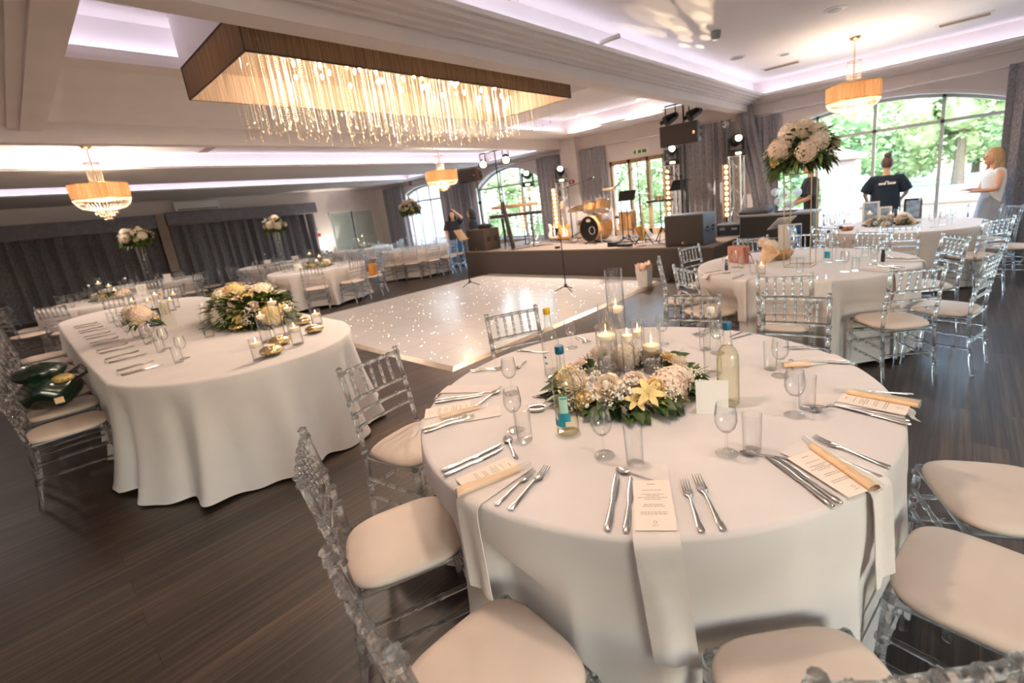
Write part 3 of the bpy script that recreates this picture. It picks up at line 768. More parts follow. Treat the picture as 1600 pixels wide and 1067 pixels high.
far = {}
for c, nm, seed, ang in ((T8,'round table with the low wreath centrepiece, left of the dance floor',21,[243,281,312,345,25,65,110,150,195]),
                    (T9,'round table with flower-topped stand near the far-left window',22,[206,232,258,286,318,20,80,140]),
                    (T5,'round table behind the head table, against the dark left curtain',23,[200,235,268,300,335,60,110,160]),
                    (T6,'round table with tall flowers in front of the pilaster',24,[215,260,300,350,60,130]),
                    (T7,'round table with tall flowers before the right-hand dark curtain',25,[170,205,240,275,310,0,70,120]),
                    (T10,'round table in the far corner by the double doors',26,[190,230,265,300,350,60,120])):
    table(c, nm, seed=seed, dents=ang, seg=130, folds=10, amp=.02, zb=.04)
    far[c] = [chair_at(c, a, 1.35+random.uniform(-.03,.04)) for a in ang]
order(far[T8], '{} clear chair from the left around the wreath-topped round table', 'chairs at the wreath table')
order(far[T9], '{} clear chair from the left around the table by the far-left window', 'chairs at the far-left window table')
order(far[T5], '{} clear chair from the left around the table behind the head table', 'chairs behind the head table')
order(far[T6], '{} clear chair from the left around the tall-flower table by the pilaster', 'chairs at the pilaster table')
order(far[T7], '{} clear chair from the left around the tall-flower table by the right dark curtain', 'chairs at the right dark curtain table')
order(far[T10], '{} clear chair from the left around the corner table by the double doors', 'chairs at the corner table')

# cloth that meets a chair is pushed in by its seat and front legs
def push_cloth(objs, chairs, lim=.24):
    bpy.context.view_layer.update()
    ci = [(c.matrix_world.inverted(), c.matrix_world) for c in chairs]
    for o in objs:
        mw = o.matrix_world; mi = mw.inverted()
        for v in o.data.vertices:
            p = mw @ v.co
            if p.z > .64: continue
            w = 1 if p.z < .51 else (.64-p.z)/.13
            for inv, m in ci:
                q = inv @ p
                if abs(q.x) < .29 and -.3 < q.y < lim:
                    f = 1 if abs(q.x) < .22 else (.29-abs(q.x))/.07
                    q.y += (lim-q.y)*w*f; p = m @ q; v.co = mi @ p
ALLCH = [o for o in bpy.data.objects if o.get('category') == 'chair']
push_cloth([o for o in bpy.data.objects if o.name.startswith('tablecloth')], ALLCH)
# ------------------------------------------------------------------ tableware (prototypes are copied, then removed)
PRO = []
def proto(o): PRO.append(o); return o
def root(name, cat): return proto(thing(name, 'x', cat))
def flat(secs, nseg=10):
    """secs: (y, x, z, halfwidth, halfthick)"""
    mb = MB(); n = len(secs); vs = []; fs = []
    for y, x, z, w_, h in secs:
        for k in range(nseg):
            a = 2*pi*k/nseg; vs.append((x+w_*cos(a), y, z+h*sin(a)))
    for i in range(n-1):
        for k in range(nseg): k2 = (k+1) % nseg; fs.append((i*nseg+k, i*nseg+k2, (i+1)*nseg+k2, (i+1)*nseg+k))
    fs.append(tuple(range(nseg))); fs.append(tuple((n-1)*nseg+k for k in range(nseg-1,-1,-1)))
    return mb.add(vs, fs)
ST = M['steel']
KN = proto(flat([(0,0,.0045,.004,.002),(.004,0,.0045,.0085,.004),(.03,0,.0045,.0095,.0042),(.09,0,.0045,.0065,.0035),(.105,0,.0045,.006,.003),(.112,.001,.004,.008,.002),(.15,.001,.004,.0095,.0012),(.2,0,.004,.009,.001),(.225,-.003,.004,.0055,.001),(.235,-.006,.004,.001,.0008)]).build('table_knife', ST, smooth=50))
def fork_mb(s=1):
    m = flat([(0,0,.004,.004,.0015),(.004,0,.004,.0095,.0025),(.03,0,.004,.008,.0025),(.09,0,.0065,.0045,.0025),(.125,0,.009,.0038,.0025),(.14,0,.007,.0065,.0018),(.148,0,.0055,.0125,.0014),(.162,0,.005,.0135,.0012)])
    for i in range(4):
        x = -.0105+.007*i
        m.tube([(x,.16,.005),(x*1.02,.18,.0055),(x*1.02,.2,.0085),(x,.21,.012)], [.0019,.0017,.0015,.0009], 6)
    return m
FK = proto(fork_mb().build('table_fork', ST, smooth=50))
def spoon_mb():
    m = flat([(0,0,.004,.003,.0012),(.004,0,.004,.007,.002),(.03,0,.004,.006,.002),(.085,0,.007,.0032,.0018),(.108,0,.007,.003,.0018)])
    def fn(u, v):
        a = 2*pi*u; r = v
        return (.0155*r*cos(a), .128+.024*r*sin(a)*(1+.12*sin(a)), .003+.006*r*r)
    m.grid(fn, 20, 5, True); m.grid(lambda u, v: V(fn(1-u, v))+V((0,0,-.0012)), 20, 5, True)
    return m
SP = proto(spoon_mb().build('dessert_spoon', ST, smooth=60))
TZ = .763
def lay(o, P, Q, label, cat, group=None, L0=.235, z=TZ):
    d = V((Q[0]-P[0], Q[1]-P[1])); s_ = d.length/L0
    c = dup(o, (P[0],P[1],z), atan2(d.y,d.x)-pi/2, label, group, scale=s_); c['category'] = cat
    return c
G = M['glass']
WG = root('wine_glass','wine glass')
MB().lathe([(0,.001),(.034,.001),(.035,.003),(.02,.006),(.006,.012),(.0045,.02)], 28).build('foot', G, WG, smooth=60)
MB().lathe([(.0045,.02),(.004,.045),(.0045,.068),(.008,.076)], 16).build('stem', G, WG, smooth=60)
MB().lathe([(.006,.0755),(.018,.081),(.029,.095),(.0345,.115),(.034,.135),(.029,.172),(.0278,.172),(.0327,.135),(.033,.115),(.0275,.096),(.017,.083),(0,.079)], 32).build('bowl', G, WG, smooth=60)
TB = root('tumbler','tumbler')
MB().lathe([(0,.001),(.026,.001),(.0275,.004),(.0305,.127),(.0293,.127),(.0265,.014),(.02,.011),(0,.0105)], 32).build('body', G, TB, smooth=60)
def glass(o, p, label='', group=None, s=1, z=TZ):
    return dup(o, (p[0],p[1],z), random.uniform(0,6), label, group, s)
def water_bottle(loc, label, cap, wine=True, h=.335, lab=None, rz=0, extra=None):
    k = thing('water_bottle', label, 'bottle', loc, rz); s = h/.335
    P = [(0,.006),(.02,.003),(.038,.002),(.0415,.008),(.0418,.02),(.0418,.185),(.040,.205),(.033,.225),(.021,.243),(.0155,.26),(.0145,.3),(.0152,.315)]
    MB().lathe([(r*s,z*s) for r, z in P], 32).build('body', M['bottle'], k, smooth=60)
    if wine:
        MB().lathe([(0,.009*s)]+[(max(0,r-.0028)*s,z*s) for r, z in P[2:8]]+[(.02*s,.241*s),(0,.241*s)], 28).build('drink', M['wine'], k, smooth=60)
    MB().lathe([(0,.337*s),(.0155*s,.337*s),(.0168*s,.334*s),(.0168*s,.309*s),(.0158*s,.308*s)], 24).build('screw_cap', M[cap], k, smooth=50)
    for (a0,a1,z0,z1,mt) in lab or ():
        nm = 'label'
        MB().grid(lambda u, v: (.0424*s*cos(R(a0+(a1-a0)*u)), .0424*s*sin(R(a0+(a1-a0)*u)), (z0+(z1-z0)*v)*s), 12, 4).build(nm, M[mt], k, smooth=80)
    return k
def floating_candle(p, r, z, label, cat='candle'):
    k = thing('floating_candle', label, cat, (p[0],p[1],z))
    MB().lathe([(0,-.02),(r*.45,-.02),(r*.85,-.008),(r,.004),(r*.96,.012),(r*.6,.011),(.0,.006)], 24).build('wax', M['wax'], k, smooth=50)
    MB().cyl((0,0,.006), (0,0,.016), .0012, seg=6).build('wick', M['black'], k)
    MB().lathe([(0,.012),(.0035,.017),(.0042,.022),(.0025,.032),(0,.042)], 10).build('flame', M['flame'], k, smooth=80)
    return k
def cyl_vase(p, r, h, water, label, z=TZ, candle=None, cr=None, gem=0):
    k = thing('cylinder_vase', label, 'vase', (p[0],p[1],z))
    MB().lathe([(0,.001),(r,.001),(r,h),(r-.003,h),(r-.003,.008),(0,.008)], 36).build('glass_wall', M['glass'], k, smooth=50)
    if water:
        MB().lathe([(0,.009),(r-.0035,.009),(r-.0035,water),(0,water)], 32).build('water', M['water'], k, smooth=50)
    if gem:
        b = MB(); rn = random.Random(int(p[0]*1000))
        for i in range(60):
            a, q = rn.uniform(0,6.28), (r-.008)*sqrt(rn.random()); b.ball((q*cos(a), q*sin(a), .012+rn.random()*gem), .0045, 6, 4)
        o = b.build('silver_beads', M['chrome'], k, smooth=60); o['kind'] = 'stuff'
    if candle: floating_candle(p, cr or r*.8, z+water+.0208, candle)
    return k
def napkin(c, a, r0, w_, hang, label, group=None, R0=.948, sway=0, z=TZ, top=True):
    """strip of linen from radius r0 out over the table edge and down the skirt; c centre, a angle in degrees"""
    d = V((cos(R(a)), sin(R(a)))); n = V((-d.y, d.x))
    path = [(r0,.0015),(r0+(R0-r0)*.5,.0015),(R0-.03,.002),(R0-.005,.001),(R0+.008,-.006),(R0+.014,-.02)]+[(R0+.016+.022*t, -.02-(hang-.02)*t) for t in (.15,.3,.45,.6,.8,1)]
    nn = len(path)-1; o = V((c[0]+d.x*R0, c[1]+d.y*R0, z))
    def fn(u, v, off):
        i = min(int(v*nn), nn-1); f = v*nn-i
        r = path[i][0]*(1-f)+path[i+1][0]*f; zz = path[i][1]*(1-f)+path[i+1][1]*f
        t = max(0, -zz/hang); s_ = (u-.5)*w_ + sway*t
        q = d*(r+off*(1 if zz < -.01 else 0)+.006*t*sin(u*7+a)) + n*s_
        return V((c[0]+q.x, c[1]+q.y, z+zz+(off if zz >= -.01 else 0)))-o
    mb = MB(); mb.grid(lambda u, v: fn(u, v, .0025), 8, nn*2); mb.grid(lambda u, v: fn(1-u, v, 0), 8, nn*2)
    mb.grid(lambda u, v: fn(0, 1-v, .0025*(1-u)), 1, nn*2); mb.grid(lambda u, v: fn(1, v, .0025*(1-u)), 1, nn*2); mb.grid(lambda u, v: fn(u, 1, .0025*(1-v)), 8, 1)
    k = mb.build('napkin', M['napkin'], smooth=50); k.location = o
    return tag(k, label, 'napkin', group)
def card(P, Q, w_, label, name='menu_card', cat='menu', z=TZ+.0065):
    """flat card whose long axis runs from P (foot) to Q (head)"""
    d = V((Q[0]-P[0], Q[1]-P[1])); Ln = d.length
    k = thing(name, label, cat, (P[0],P[1],z), atan2(d.y,d.x)-pi/2)
    MB().box((-w_/2,0,0), (w_/2,Ln,.0012)).build('sheet', M['menu'], k, smooth=0)
    t = MB(); rn = random.Random(int(P[0]*999)); zz = .0014
    def line(y, half, h=.0022):
        x = -half
        while x < half:
            l_ = min(rn.uniform(.004,.011), half-x); t.add([(x,y*Ln,zz),(x+l_,y*Ln,zz),(x+l_,y*Ln+h,zz),(x,y*Ln+h,zz)], [(0,1,2,3)]); x += l_+.002
    line(.9,.011,.003)
    for y, hf in ((.77,.026),(.68,.03),(.645,.018),(.61,.038),(.575,.022),(.47,.024),(.435,.028),(.32,.034),(.285,.034)): line(y, hf*w_/.1)
    t.lathe([(.004,0),(.0052,0)], 14, (0,.14*Ln,zz)); line(.08,.008,.0015)
    t.build('printed_lines', M['ink'], k, smooth=0)
    return k
def roll(P, Q, label, r=.013):
    d = V((Q[0]-P[0], Q[1]-P[1])); Ln = d.length
    k = thing('favour_roll', label, 'favour', (P[0],P[1],TZ+.006+r*.6), atan2(d.y,d.x)-pi/2)
    m = MB(); m.grid(lambda u, v: (r*(1.15-.2*v)*cos(2*pi*u)*1.15, Ln*v*.9, r*.75*sin(2*pi*u)), 18, 8, True); m.build('paper_roll', M['peach'], k, smooth=60)
    m = MB(); m.grid(lambda u, v: ((r*1.35*(1-.55*v*v))*cos(2*pi*u)*1.1+.006, Ln*(v*1.12-.02), (r*(1-.4*v))*sin(2*pi*u)+.002+.002*sin(u*25)), 18, 10, True); m.build('film_wrap', M['film'], k, smooth=60)
    return k

# near table, setting by setting
napkin(T1, 212.5, .62, .115, .34, 'white napkin hanging over the front edge below the flat menu card', sway=.03)
napkin(T1, 178, .72, .1, .272, 'white napkin falling over the left edge below the peach roll', sway=.05)
napkin(T1, 252, .7, .1, .272, 'white napkin falling over the right edge under the peach roll', sway=-.02)
napkin(T1, 140, .62, .1, .0301, 'white napkin under the menu at the far-left setting')
napkin(T1, 118, .66, .09, .0301, 'white napkin behind the forks near the dance floor corner')
napkin(T1, 285, .66, .1, .0301, 'white napkin under the menu on the right side of the table')
napkin(T1, 316, .68, .09, .0301, 'folded white napkin beyond the knives by the far right glasses')
kv = [((.755,1.254),(.99,1.201),'outer steel knife of the pair behind the left peach roll'),((.743,1.223),(.967,1.172),'inner steel knife of the pair behind the left peach roll'),
 ((1.104,1.777),(1.274,1.626),'outer knife of the pair above the far-left menu'),((1.088,1.755),(1.259,1.61),'inner knife of the pair above the far-left menu'),
 ((1.80,1.935),(1.845,1.72),'steel knife behind the yellow-capped bottle by the back chair'),
 ((.815,.629),(1.045,.744),'left steel knife beside the front menu card'),((.835,.586),(1.052,.696),'steel knife lying against the front menu card'),
 ((1.198,.191),(1.354,.397),'outer steel knife left of the right-front menu'),((1.22,.177),(1.365,.377),'inner steel knife left of the right-front menu'),
 ((1.755,.069),(1.809,.307),'nearer knife of the pair at the right edge menu'),((1.783,.075),(1.817,.29),'farther knife of the pair at the right edge menu'),
 ((2.268,.297),(2.21,.503),'dark-bladed knife beyond the far right wine glass'),((2.289,.319),(2.225,.497),'second knife behind the dark-bladed one at far right'),
 ((2.424,.472),(2.36,.602),'nearer knife of the far pair left of the right back chair'),((2.446,.512),(2.387,.625),'farther knife of the far pair near the right back chair'),
 ((2.56,.83),(2.42,.895),'nearer knife behind the blue-capped bottle'),((2.58,.885),(2.45,.92),'farther knife behind the blue-capped bottle')]
for P, Q, l in kv: lay(KN, P, Q, l, 'knife')
fv = [((.731,.961),(.917,.979),'fork lying against the left peach roll'),((.737,.91),(.956,.954),'fork in the open right of the left peach roll'),
 ((.892,1.553),(1.085,1.473),'nearer fork below the far-left menu'),((.911,1.585),(1.082,1.51),'farther fork below the far-left menu'),
 ((1.437,1.915),(1.542,1.778),'nearer fork by the dance floor corner napkin'),((1.451,1.942),(1.55,1.80),'farther fork by the dance floor corner napkin'),
 ((2.173,1.767),(2.083,1.596),'right fork of the pair behind the small back wine glass'),((2.129,1.751),(2.06,1.618),'left fork of the pair behind the small back wine glass'),
 ((.937,.429),(1.108,.557),'left fork beside the front menu card'),((.971,.388),(1.147,.537),'right fork of the front setting'),
 ((1.458,.097),(1.53,.308),'outer fork right of the right-front peach roll'),((1.396,.11),(1.455,.285),'inner fork half under the right-front peach roll'),
 ((2.02,.08),(1.96,.26),'fork behind the peach roll at the right edge'),
 ((2.598,1.06),(2.404,1.112),'nearer fork right of the small back wine glass'),((2.582,1.02),(2.39,1.076),'farther fork near the clear bottle at the back')]
for P, Q, l in fv: lay(FK, P, Q, l, 'fork', L0=.212)
for P, Q, l in (((1.029,1.224),(.94,1.082),'small spoon at the left setting above the peach roll'),((1.159,1.549),(1.324,1.581),'small spoon right of the far-left knives'),
 ((1.062,.61),(1.059,.757),'small spoon at the head of the front menu card'),((1.373,.33),(1.332,.471),'small spoon before the right-front tumbler'),((1.854,.285),(1.714,.35),'small spoon left of the right edge knives'),((2.1,.51),(2.21,.545),'small amber-lit spoon by the far right napkin'),((1.69,1.75),(1.575,1.71),'small spoon right of the dance floor corner glass')):
    if P == (1.029,1.224): P, Q = Q, P
    lay(SP, P, Q, l, 'spoon', L0=.152)
card((.878,.523), (1.057,.637), .105, 'menu card lying square at the front setting')
card((.735,1.12), (.915,1.068), .1, 'menu card half under the left peach roll')
card((.99,1.69), (1.145,1.57), .1, 'menu card at the far-left setting above two forks')
card((1.292,.14), (1.405,.318), .1, 'menu card under the right-front peach roll')
card((1.862,.085), (1.88,.29), .095, 'menu card under the peach roll at the right edge')
roll((.699,1.098), (.913,1.02), 'peach roll in clear film over the left menu')
roll((1.315,.118), (1.475,.313), 'peach roll in clear film over the right-front menu')
roll((1.905,.06), (1.925,.298), 'peach roll in clear film at the right edge')
roll((1.0,1.59), (1.165,1.51), 'pale film-wrapped roll at the far-left menu edge', .010)
roll((2.17,.46), (2.1,.56), 'short peach roll beside the far right glasses')
for p, l in (((1.091,1.234),'wine glass beside the salt dish on the left'),((1.334,1.502),'wine glass farthest left, towards the dance floor'),((1.11,.839),'wine glass in front of the flowers'),((2.21,1.194),'wine glass directly behind the candle vases'),
 ((1.967,1.648),'wine glass beside the yellow-capped bottle'),((1.313,.508),'wine glass in front of the white folded card'),((1.668,.397),'wine glass nearest the right edge menu'),((2.01,.537),'wine glass at the far right by the folded napkin'),((2.185,.879),'wine glass behind the clear bottle at the back')): glass(WG, p, l)
for p, l in (((1.053,1.15),'tumbler beside the left wine glass by the salt dish'),((1.123,.729),'tumbler in front of the flowers, above the front menu'),((1.371,.448),'tumbler right of the wine glass before the folded card'),((1.747,.375),'tumbler tucked behind the wine glass near the right menu'),((2.078,.595),'tumbler beside the far right wine glass'),((2.215,.955),'tumbler at the back, left of the clear bottle')): glass(TB, p, l)
LB = [(-8,38,.03,.15,'label1')]
b = water_bottle((1.178,1.046,TZ), 'blue-capped bottle with a teal and mint label before the flowers', 'capblue', rz=R(170), lab=[(20,62,.095,.16,'label1'),(5,70,.062,.094,'label2'),(-38,42,.04,.066,'label2'),(28,60,.148,.156,'label2')])
water_bottle((1.592,1.468,TZ), 'yellow-capped clear bottle at the back left of the candles', 'capyel', wine=False, h=.342, rz=R(190), lab=[(-25,-5,.1,.11,'label2'),(-20,0,.07,.082,'label2')])
water_bottle((1.661,.629,TZ), 'blue-capped wine bottle behind the white folded card', 'capblue', h=.327, rz=R(180), lab=[(-62,-38,.045,.068,'label2'),(-58,-44,.078,.086,'black'),(-62,-40,.1,.112,'grey')])
water_bottle((1.921,.796,TZ), 'clear water bottle behind the blue-capped wine bottle', 'framew', wine=False, h=.31)
k = thing('folded_card', 'blank white folded card standing before the blue-capped wine bottle', 'card', (1.548,.648,TZ), atan2(.601-.70,1.573-1.522))
MB().add([(-.057,0,0),(.057,0,0),(.057,.012,.128),(-.057,.012,.128)], [(0,1,2,3)]).build('front_leaf', M['white'], k, smooth=0, solid=.0012)
MB().add([(-.052,.03,0),(.06,.03,0),(.06,.014,.13),(-.052,.014,.13)], [(0,1,2,3)]).build('back_leaf', M['white'], k, smooth=0, solid=.0012)
k = thing('salt_dish', 'small steel-edged dish of pepper on the left', 'dish', (1.255,1.275,TZ), R(125))
MB().lathe([(0,.001),(.026,.001),(.033,.006),(.035,.017),(.032,.017),(.029,.006),(0,.005)], 24).build('dish', M['steel'], k, smooth=60); k.scale = (1,.62,1)
MB().lathe([(0,.0145),(.027,.0145),(.029,.009)], 20).build('pepper', pm('ground_pepper','6b5a48',.9,var=.5,vs=200), k)
for p, r, h, wt, l, cr, gm in (((2.0,1.345),.047,.46,.225,'tallest glass cylinder vase',.042,0),((1.83,1.295),.04,.32,.14,'medium glass cylinder vase behind the left one',None,0),((1.70,1.21),.05,.25,.175,'wide left glass cylinder vase',.045,.05),((1.70,1.095),.029,.245,.185,'slim front glass cylinder vase',.025,.06),((1.84,1.055),.046,.23,.10,'right-hand wide glass cylinder vase',.042,.06),((1.955,1.195),.034,.21,.12,'small back glass cylinder vase',.029,.04)):
    cyl_vase(p, r, h, wt, l+' in the near centrepiece', candle='lit floating candle in the '+l if cr else None, cr=cr, gem=gm)

# ------------------------------------------------------------------ flowers
def petal(mb, base, out, up, ln, wd, curl=.4, nu=4, nv=4, cup=.3):
    out = V(out).normalized(); up = V(up).normalized(); side = out.cross(up).normalized()
    def fn(u, v):
        s_ = (u-.5)*2; wv = wd*(sin(pi*(.12+.78*v))**.7)
        return V(base)+out*(ln*v*(1-.15*v))+side*(s_*wv)+up*(curl*ln*v*v + cup*wd*s_*s_)
    mb.grid(fn, nu, nv)
def rose_mb(seed, r=.045, n=26):
    rn = random.Random(seed); mb = MB(); mb.ball((0,0,.02), (r*.35,r*.35,r*.55), 10, 6)
    for i in range(n):
        t = i/n; a = i*2.399; el = R(78-70*t)
        out = V((cos(a)*cos(el), sin(a)*cos(el), sin(el))); up = V((-cos(a)*sin(el), -sin(a)*sin(el), cos(el)))
        rad = r*(.12+.3*t)
        petal(mb, (rad*cos(a), rad*sin(a), .004), out, up, r*(.85+.2*t), r*(.42+.18*t), curl=.25-.55*t, cup=.5-.2*t)
    return mb
def mum_mb(seed, r=.06, n=150):
    rn = random.Random(seed); mb = MB(); mb.ball((0,0,.015), r*.35, 10, 6)
    for i in range(n):
        t = (i+.5)/n; a = i*2.399; el = R(88-100*t)
        out = V((cos(a)*cos(el), sin(a)*cos(el), sin(el))); up = V((-cos(a)*sin(el), -sin(a)*sin(el), cos(el)))
        petal(mb, out*r*.25+V((0,0,.015)), out, up, r*(.62+.2*rn.random()), r*.07, curl=.35, nu=2, nv=3, cup=.6)
    return mb
def hydra_mb(seed, r=.085, n=110):
    rn = random.Random(seed); mb = MB(); mb.ball((0,0,0), r*.86, 14, 10)
    for i in range(n):
        z = 1-1.75*(i+.5)/n; a = i*2.399; q = sqrt(max(0,1-z*z)); d = V((q*cos(a), q*sin(a), z)); x, y, _ = basis(d)
        c = d*r*rn.uniform(.88,1.0); s_ = r*.17; ro = rn.uniform(0,1.5)
        for j in range(4):
            aa = ro+j*pi/2; o = x*cos(aa)+y*sin(aa); p = x*cos(aa+pi/2)+y*sin(aa+pi/2)
            mb.add([c, c+o*s_*.6+p*s_*.45+d*s_*.22, c+o*s_*1.15+d*s_*.12, c+o*s_*.6-p*s_*.45+d*s_*.22], [(0,1,2,3)])
    return mb
def gyp_mb(seed, r=.05, n=34):
    rn = random.Random(seed); mb = MB()
    for i in range(n):
        a, t = rn.uniform(0,6.28), rn.uniform(.1,1.5); q = r*rn.uniform(.55,1.1)
        p = (q*cos(t)*cos(a), q*cos(t)*sin(a), q*sin(t)); mb.ball(p, rn.uniform(.0035,.0058), 6, 4)
    return mb
def gypstem_mb(seed, r=.05, n=34):
    rn = random.Random(seed); mb = MB()
    for i in range(n):
        a, t = rn.uniform(0,6.28), rn.uniform(.1,1.5); q = r*rn.uniform(.55,1.1); rn.uniform(.0035,.0058)
        mb.tube([(0,0,-.02),(q*cos(t)*cos(a), q*cos(t)*sin(a), q*sin(t)-.003)], .0005, 3)
    return mb
def leaf(mb, base, d, ln, wd, rn, droop=.3):
    d = V(d).normalized(); side = d.cross(V((0,0,1))); side = side.normalized() if side.length > .1 else V((1,0,0)); up = side.cross(d)
    tw = rn.uniform(-.5,.5); side = side*cos(tw)+up*sin(tw); up = side.cross(d)
    def fn(u, v):
        s_ = (u-.5)*2; w_ = wd*sin(pi*min(1,.04+v*.96)**.8)
        return V(base)+d*ln*v+side*s_*w_+up*(abs(s_)*w_*.35)-V((0,0,droop*ln*v*v))
    mb.grid(fn, 2, 5)
def lily_mb(seed):
    mb = MB()
    for i in range(6): a = i*pi/3; petal(mb, (.004*cos(a),.004*sin(a),0), (cos(a)*.75,sin(a)*.75,.66), (-cos(a)*.66,-sin(a)*.66,.75), .05, .012, curl=-.5, cup=.3)
    for i in range(4): a = i*pi/2+.4; mb.tube([(0,0,0),(.012*cos(a),.012*sin(a),.035)], .0007, 4)
    return mb
FL = {'rose': [proto(rose_mb(i).build('rose', M[m_], smooth=180)) for i, m_ in enumerate(('petalw','petalb','petaly'))],
      'chrysanthemum': [proto(mum_mb(i).build('chrysanthemum', M['petalw'], smooth=180)) for i in range(2)],
      'hydrangea': [proto(hydra_mb(i).build('hydrangea', M[m_], smooth=0)) for i, m_ in enumerate(('petalw','petalb','petalw'))],
      'warmlit_hydrangea': [proto(hydra_mb(5).build('hydrangea', M['petaly'], smooth=0))],  # hydrangea with the head table's warm light put into its yellow
      'lily': [proto(lily_mb(i).build('lily', M['petaly'], smooth=180)) for i in range(1)],
      'gypsophila': []}
for i in range(2):
    g_ = proto(gyp_mb(i).build('gypsophila', M['bead'], smooth=60)); gypstem_mb(i).build('stems', M['stem'], g_, smooth=0); FL['gypsophila'].append(g_)
def put(kind, parent, p, sc=1, d=(0,0,1), rn=random, i=None):
    L_ = FL[kind]; src = L_[i if i is not None else rn.randrange(len(L_))]
    q = V((0,0,1)).rotation_difference(V(d).normalized()).to_euler()
    c = cpart(src, parent, p, q, sc)
    for ch in src.children: cpart(ch, c)
    return c
def foliage(parent, pts, n, mt='leaf', ln=(.04,.08), wd=.014, seed=1, spread=.5, name='foliage', avoid=()):
    """n leaves springing from the given points, heading outwards"""
    rn = random.Random(seed); mb = MB()
    for i in range(n):
        p, d = pts(rn); d = V(d)+V((rn.uniform(-1,1),rn.uniform(-1,1),rn.uniform(-.5,.8)))*spread
        l_ = rn.uniform(*ln); tip = V(p)+d.normalized()*l_
        if any(min(hypot(q.x-a[0], q.y-a[1]) for q in (V(p), V(p).lerp(tip,.5), tip)) < a[2]+wd for a in avoid): continue
        leaf(mb, p, d, l_, wd*rn.uniform(.7,1.3)*l_/ln[1], rn)
    return mb.build(name, M[mt], parent, smooth=60)
# near wreath round the vases
WX, WY = 1.62, 1.075
wr = thing('flower_wreath', 'wreath of cream flowers and dark leaves around the candle vases', 'flowers', (WX,WY,TZ))
AV = [(x-WX,y-WY,r) for x, y, r in ((2.0,1.345,.047),(1.83,1.295,.04),(1.70,1.21,.05),(1.70,1.095,.029),(1.84,1.055,.046),(1.955,1.195,.034),(1.178,1.046,.045),(1.592,1.468,.045),(1.661,.629,.045),(1.921,.796,.045),(1.548,.648,.06))]
rn = random.Random(11)
def ringpt(r):
    a = r.uniform(0,6.28); q = r.uniform(.2,.3); return (q*cos(a), q*sin(a), r.uniform(.004,.05)), (cos(a),sin(a),.15)
foliage(wr, ringpt, 300, 'leaf', (.06,.12), .03, 3, avoid=AV)
foliage(wr, ringpt, 110, 'leaf2', (.04,.08), .014, 4, .7, avoid=AV)
m_ = MB(); r2 = random.Random(5)
for i in range(50):
    a = r2.uniform(0,6.28); q = r2.uniform(.22,.3); p = V((q*cos(a), q*sin(a), .02)); e = p+V((cos(a)*.07+r2.uniform(-.04,.04), sin(a)*.07+r2.uniform(-.04,.04), r2.uniform(-.01,.07)))
    m_.tube([p, p.lerp(e,.5)+V((0,0,.015)), e], [.0016,.0012,.0006], 5)
m_.build('twigs', M['stem'], wr, smooth=60)
for o_ in wr.children:
    for v_ in o_.data.vertices: v_.co.z = max(v_.co.z, .003+.008*random.random())
def wreath_flower(kind, px_a, q, z, sc, i=None, tilt=.7):
    a = R(px_a); return put(kind, wr, (q*cos(a), q*sin(a), z), sc, (cos(a)*tilt, sin(a)*tilt, 1), rn, i)
for kd, a, q, z, sc, i in (('chrysanthemum',165,.235,.075,1.15,0),('chrysanthemum',143,.245,.06,.95,1),('rose',196,.22,.085,1.25,0),('rose',225,.2,.095,1.0,1),('hydrangea',262,.24,.06,.95,1),('hydrangea',285,.235,.05,.8,0),('lily',232,.27,.075,1.3,0),('lily',240,.275,.05,1.1,0),('lily',222,.28,.06,1.0,0),('rose',243,.245,.075,.9,2),('rose',120,.24,.06,1.0,2),('rose',95,.24,.05,1.1,1),('chrysanthemum',60,.24,.06,1.0,1),('hydrangea',30,.24,.05,.9,0),('rose',0,.24,.06,1.1,0),('rose',330,.24,.06,1.1,2),('chrysanthemum',312,.23,.06,.9,0),('lily',128,.26,.09,1.1,0),('rose',178,.28,.05,.8,2)): wreath_flower(kd, a, q, z, sc, i)
for a, q, z, sc in ((205,.27,.055,1.1),(213,.25,.07,1.15),(186,.28,.045,1.0),(172,.29,.03,.9),(155,.27,.05,1.0),(150,.2,.085,1.1),(135,.23,.075,1.0),(248,.28,.05,.9),(272,.29,.05,1.0),(256,.2,.09,1.0),(218,.21,.09,1.0),(290,.28,.05,.9),(180,.2,.09,1.1),(110,.24,.06,1),(75,.25,.05,1),(20,.25,.05,1),(345,.25,.05,1)): wreath_flower('gypsophila', a, q, z, sc)

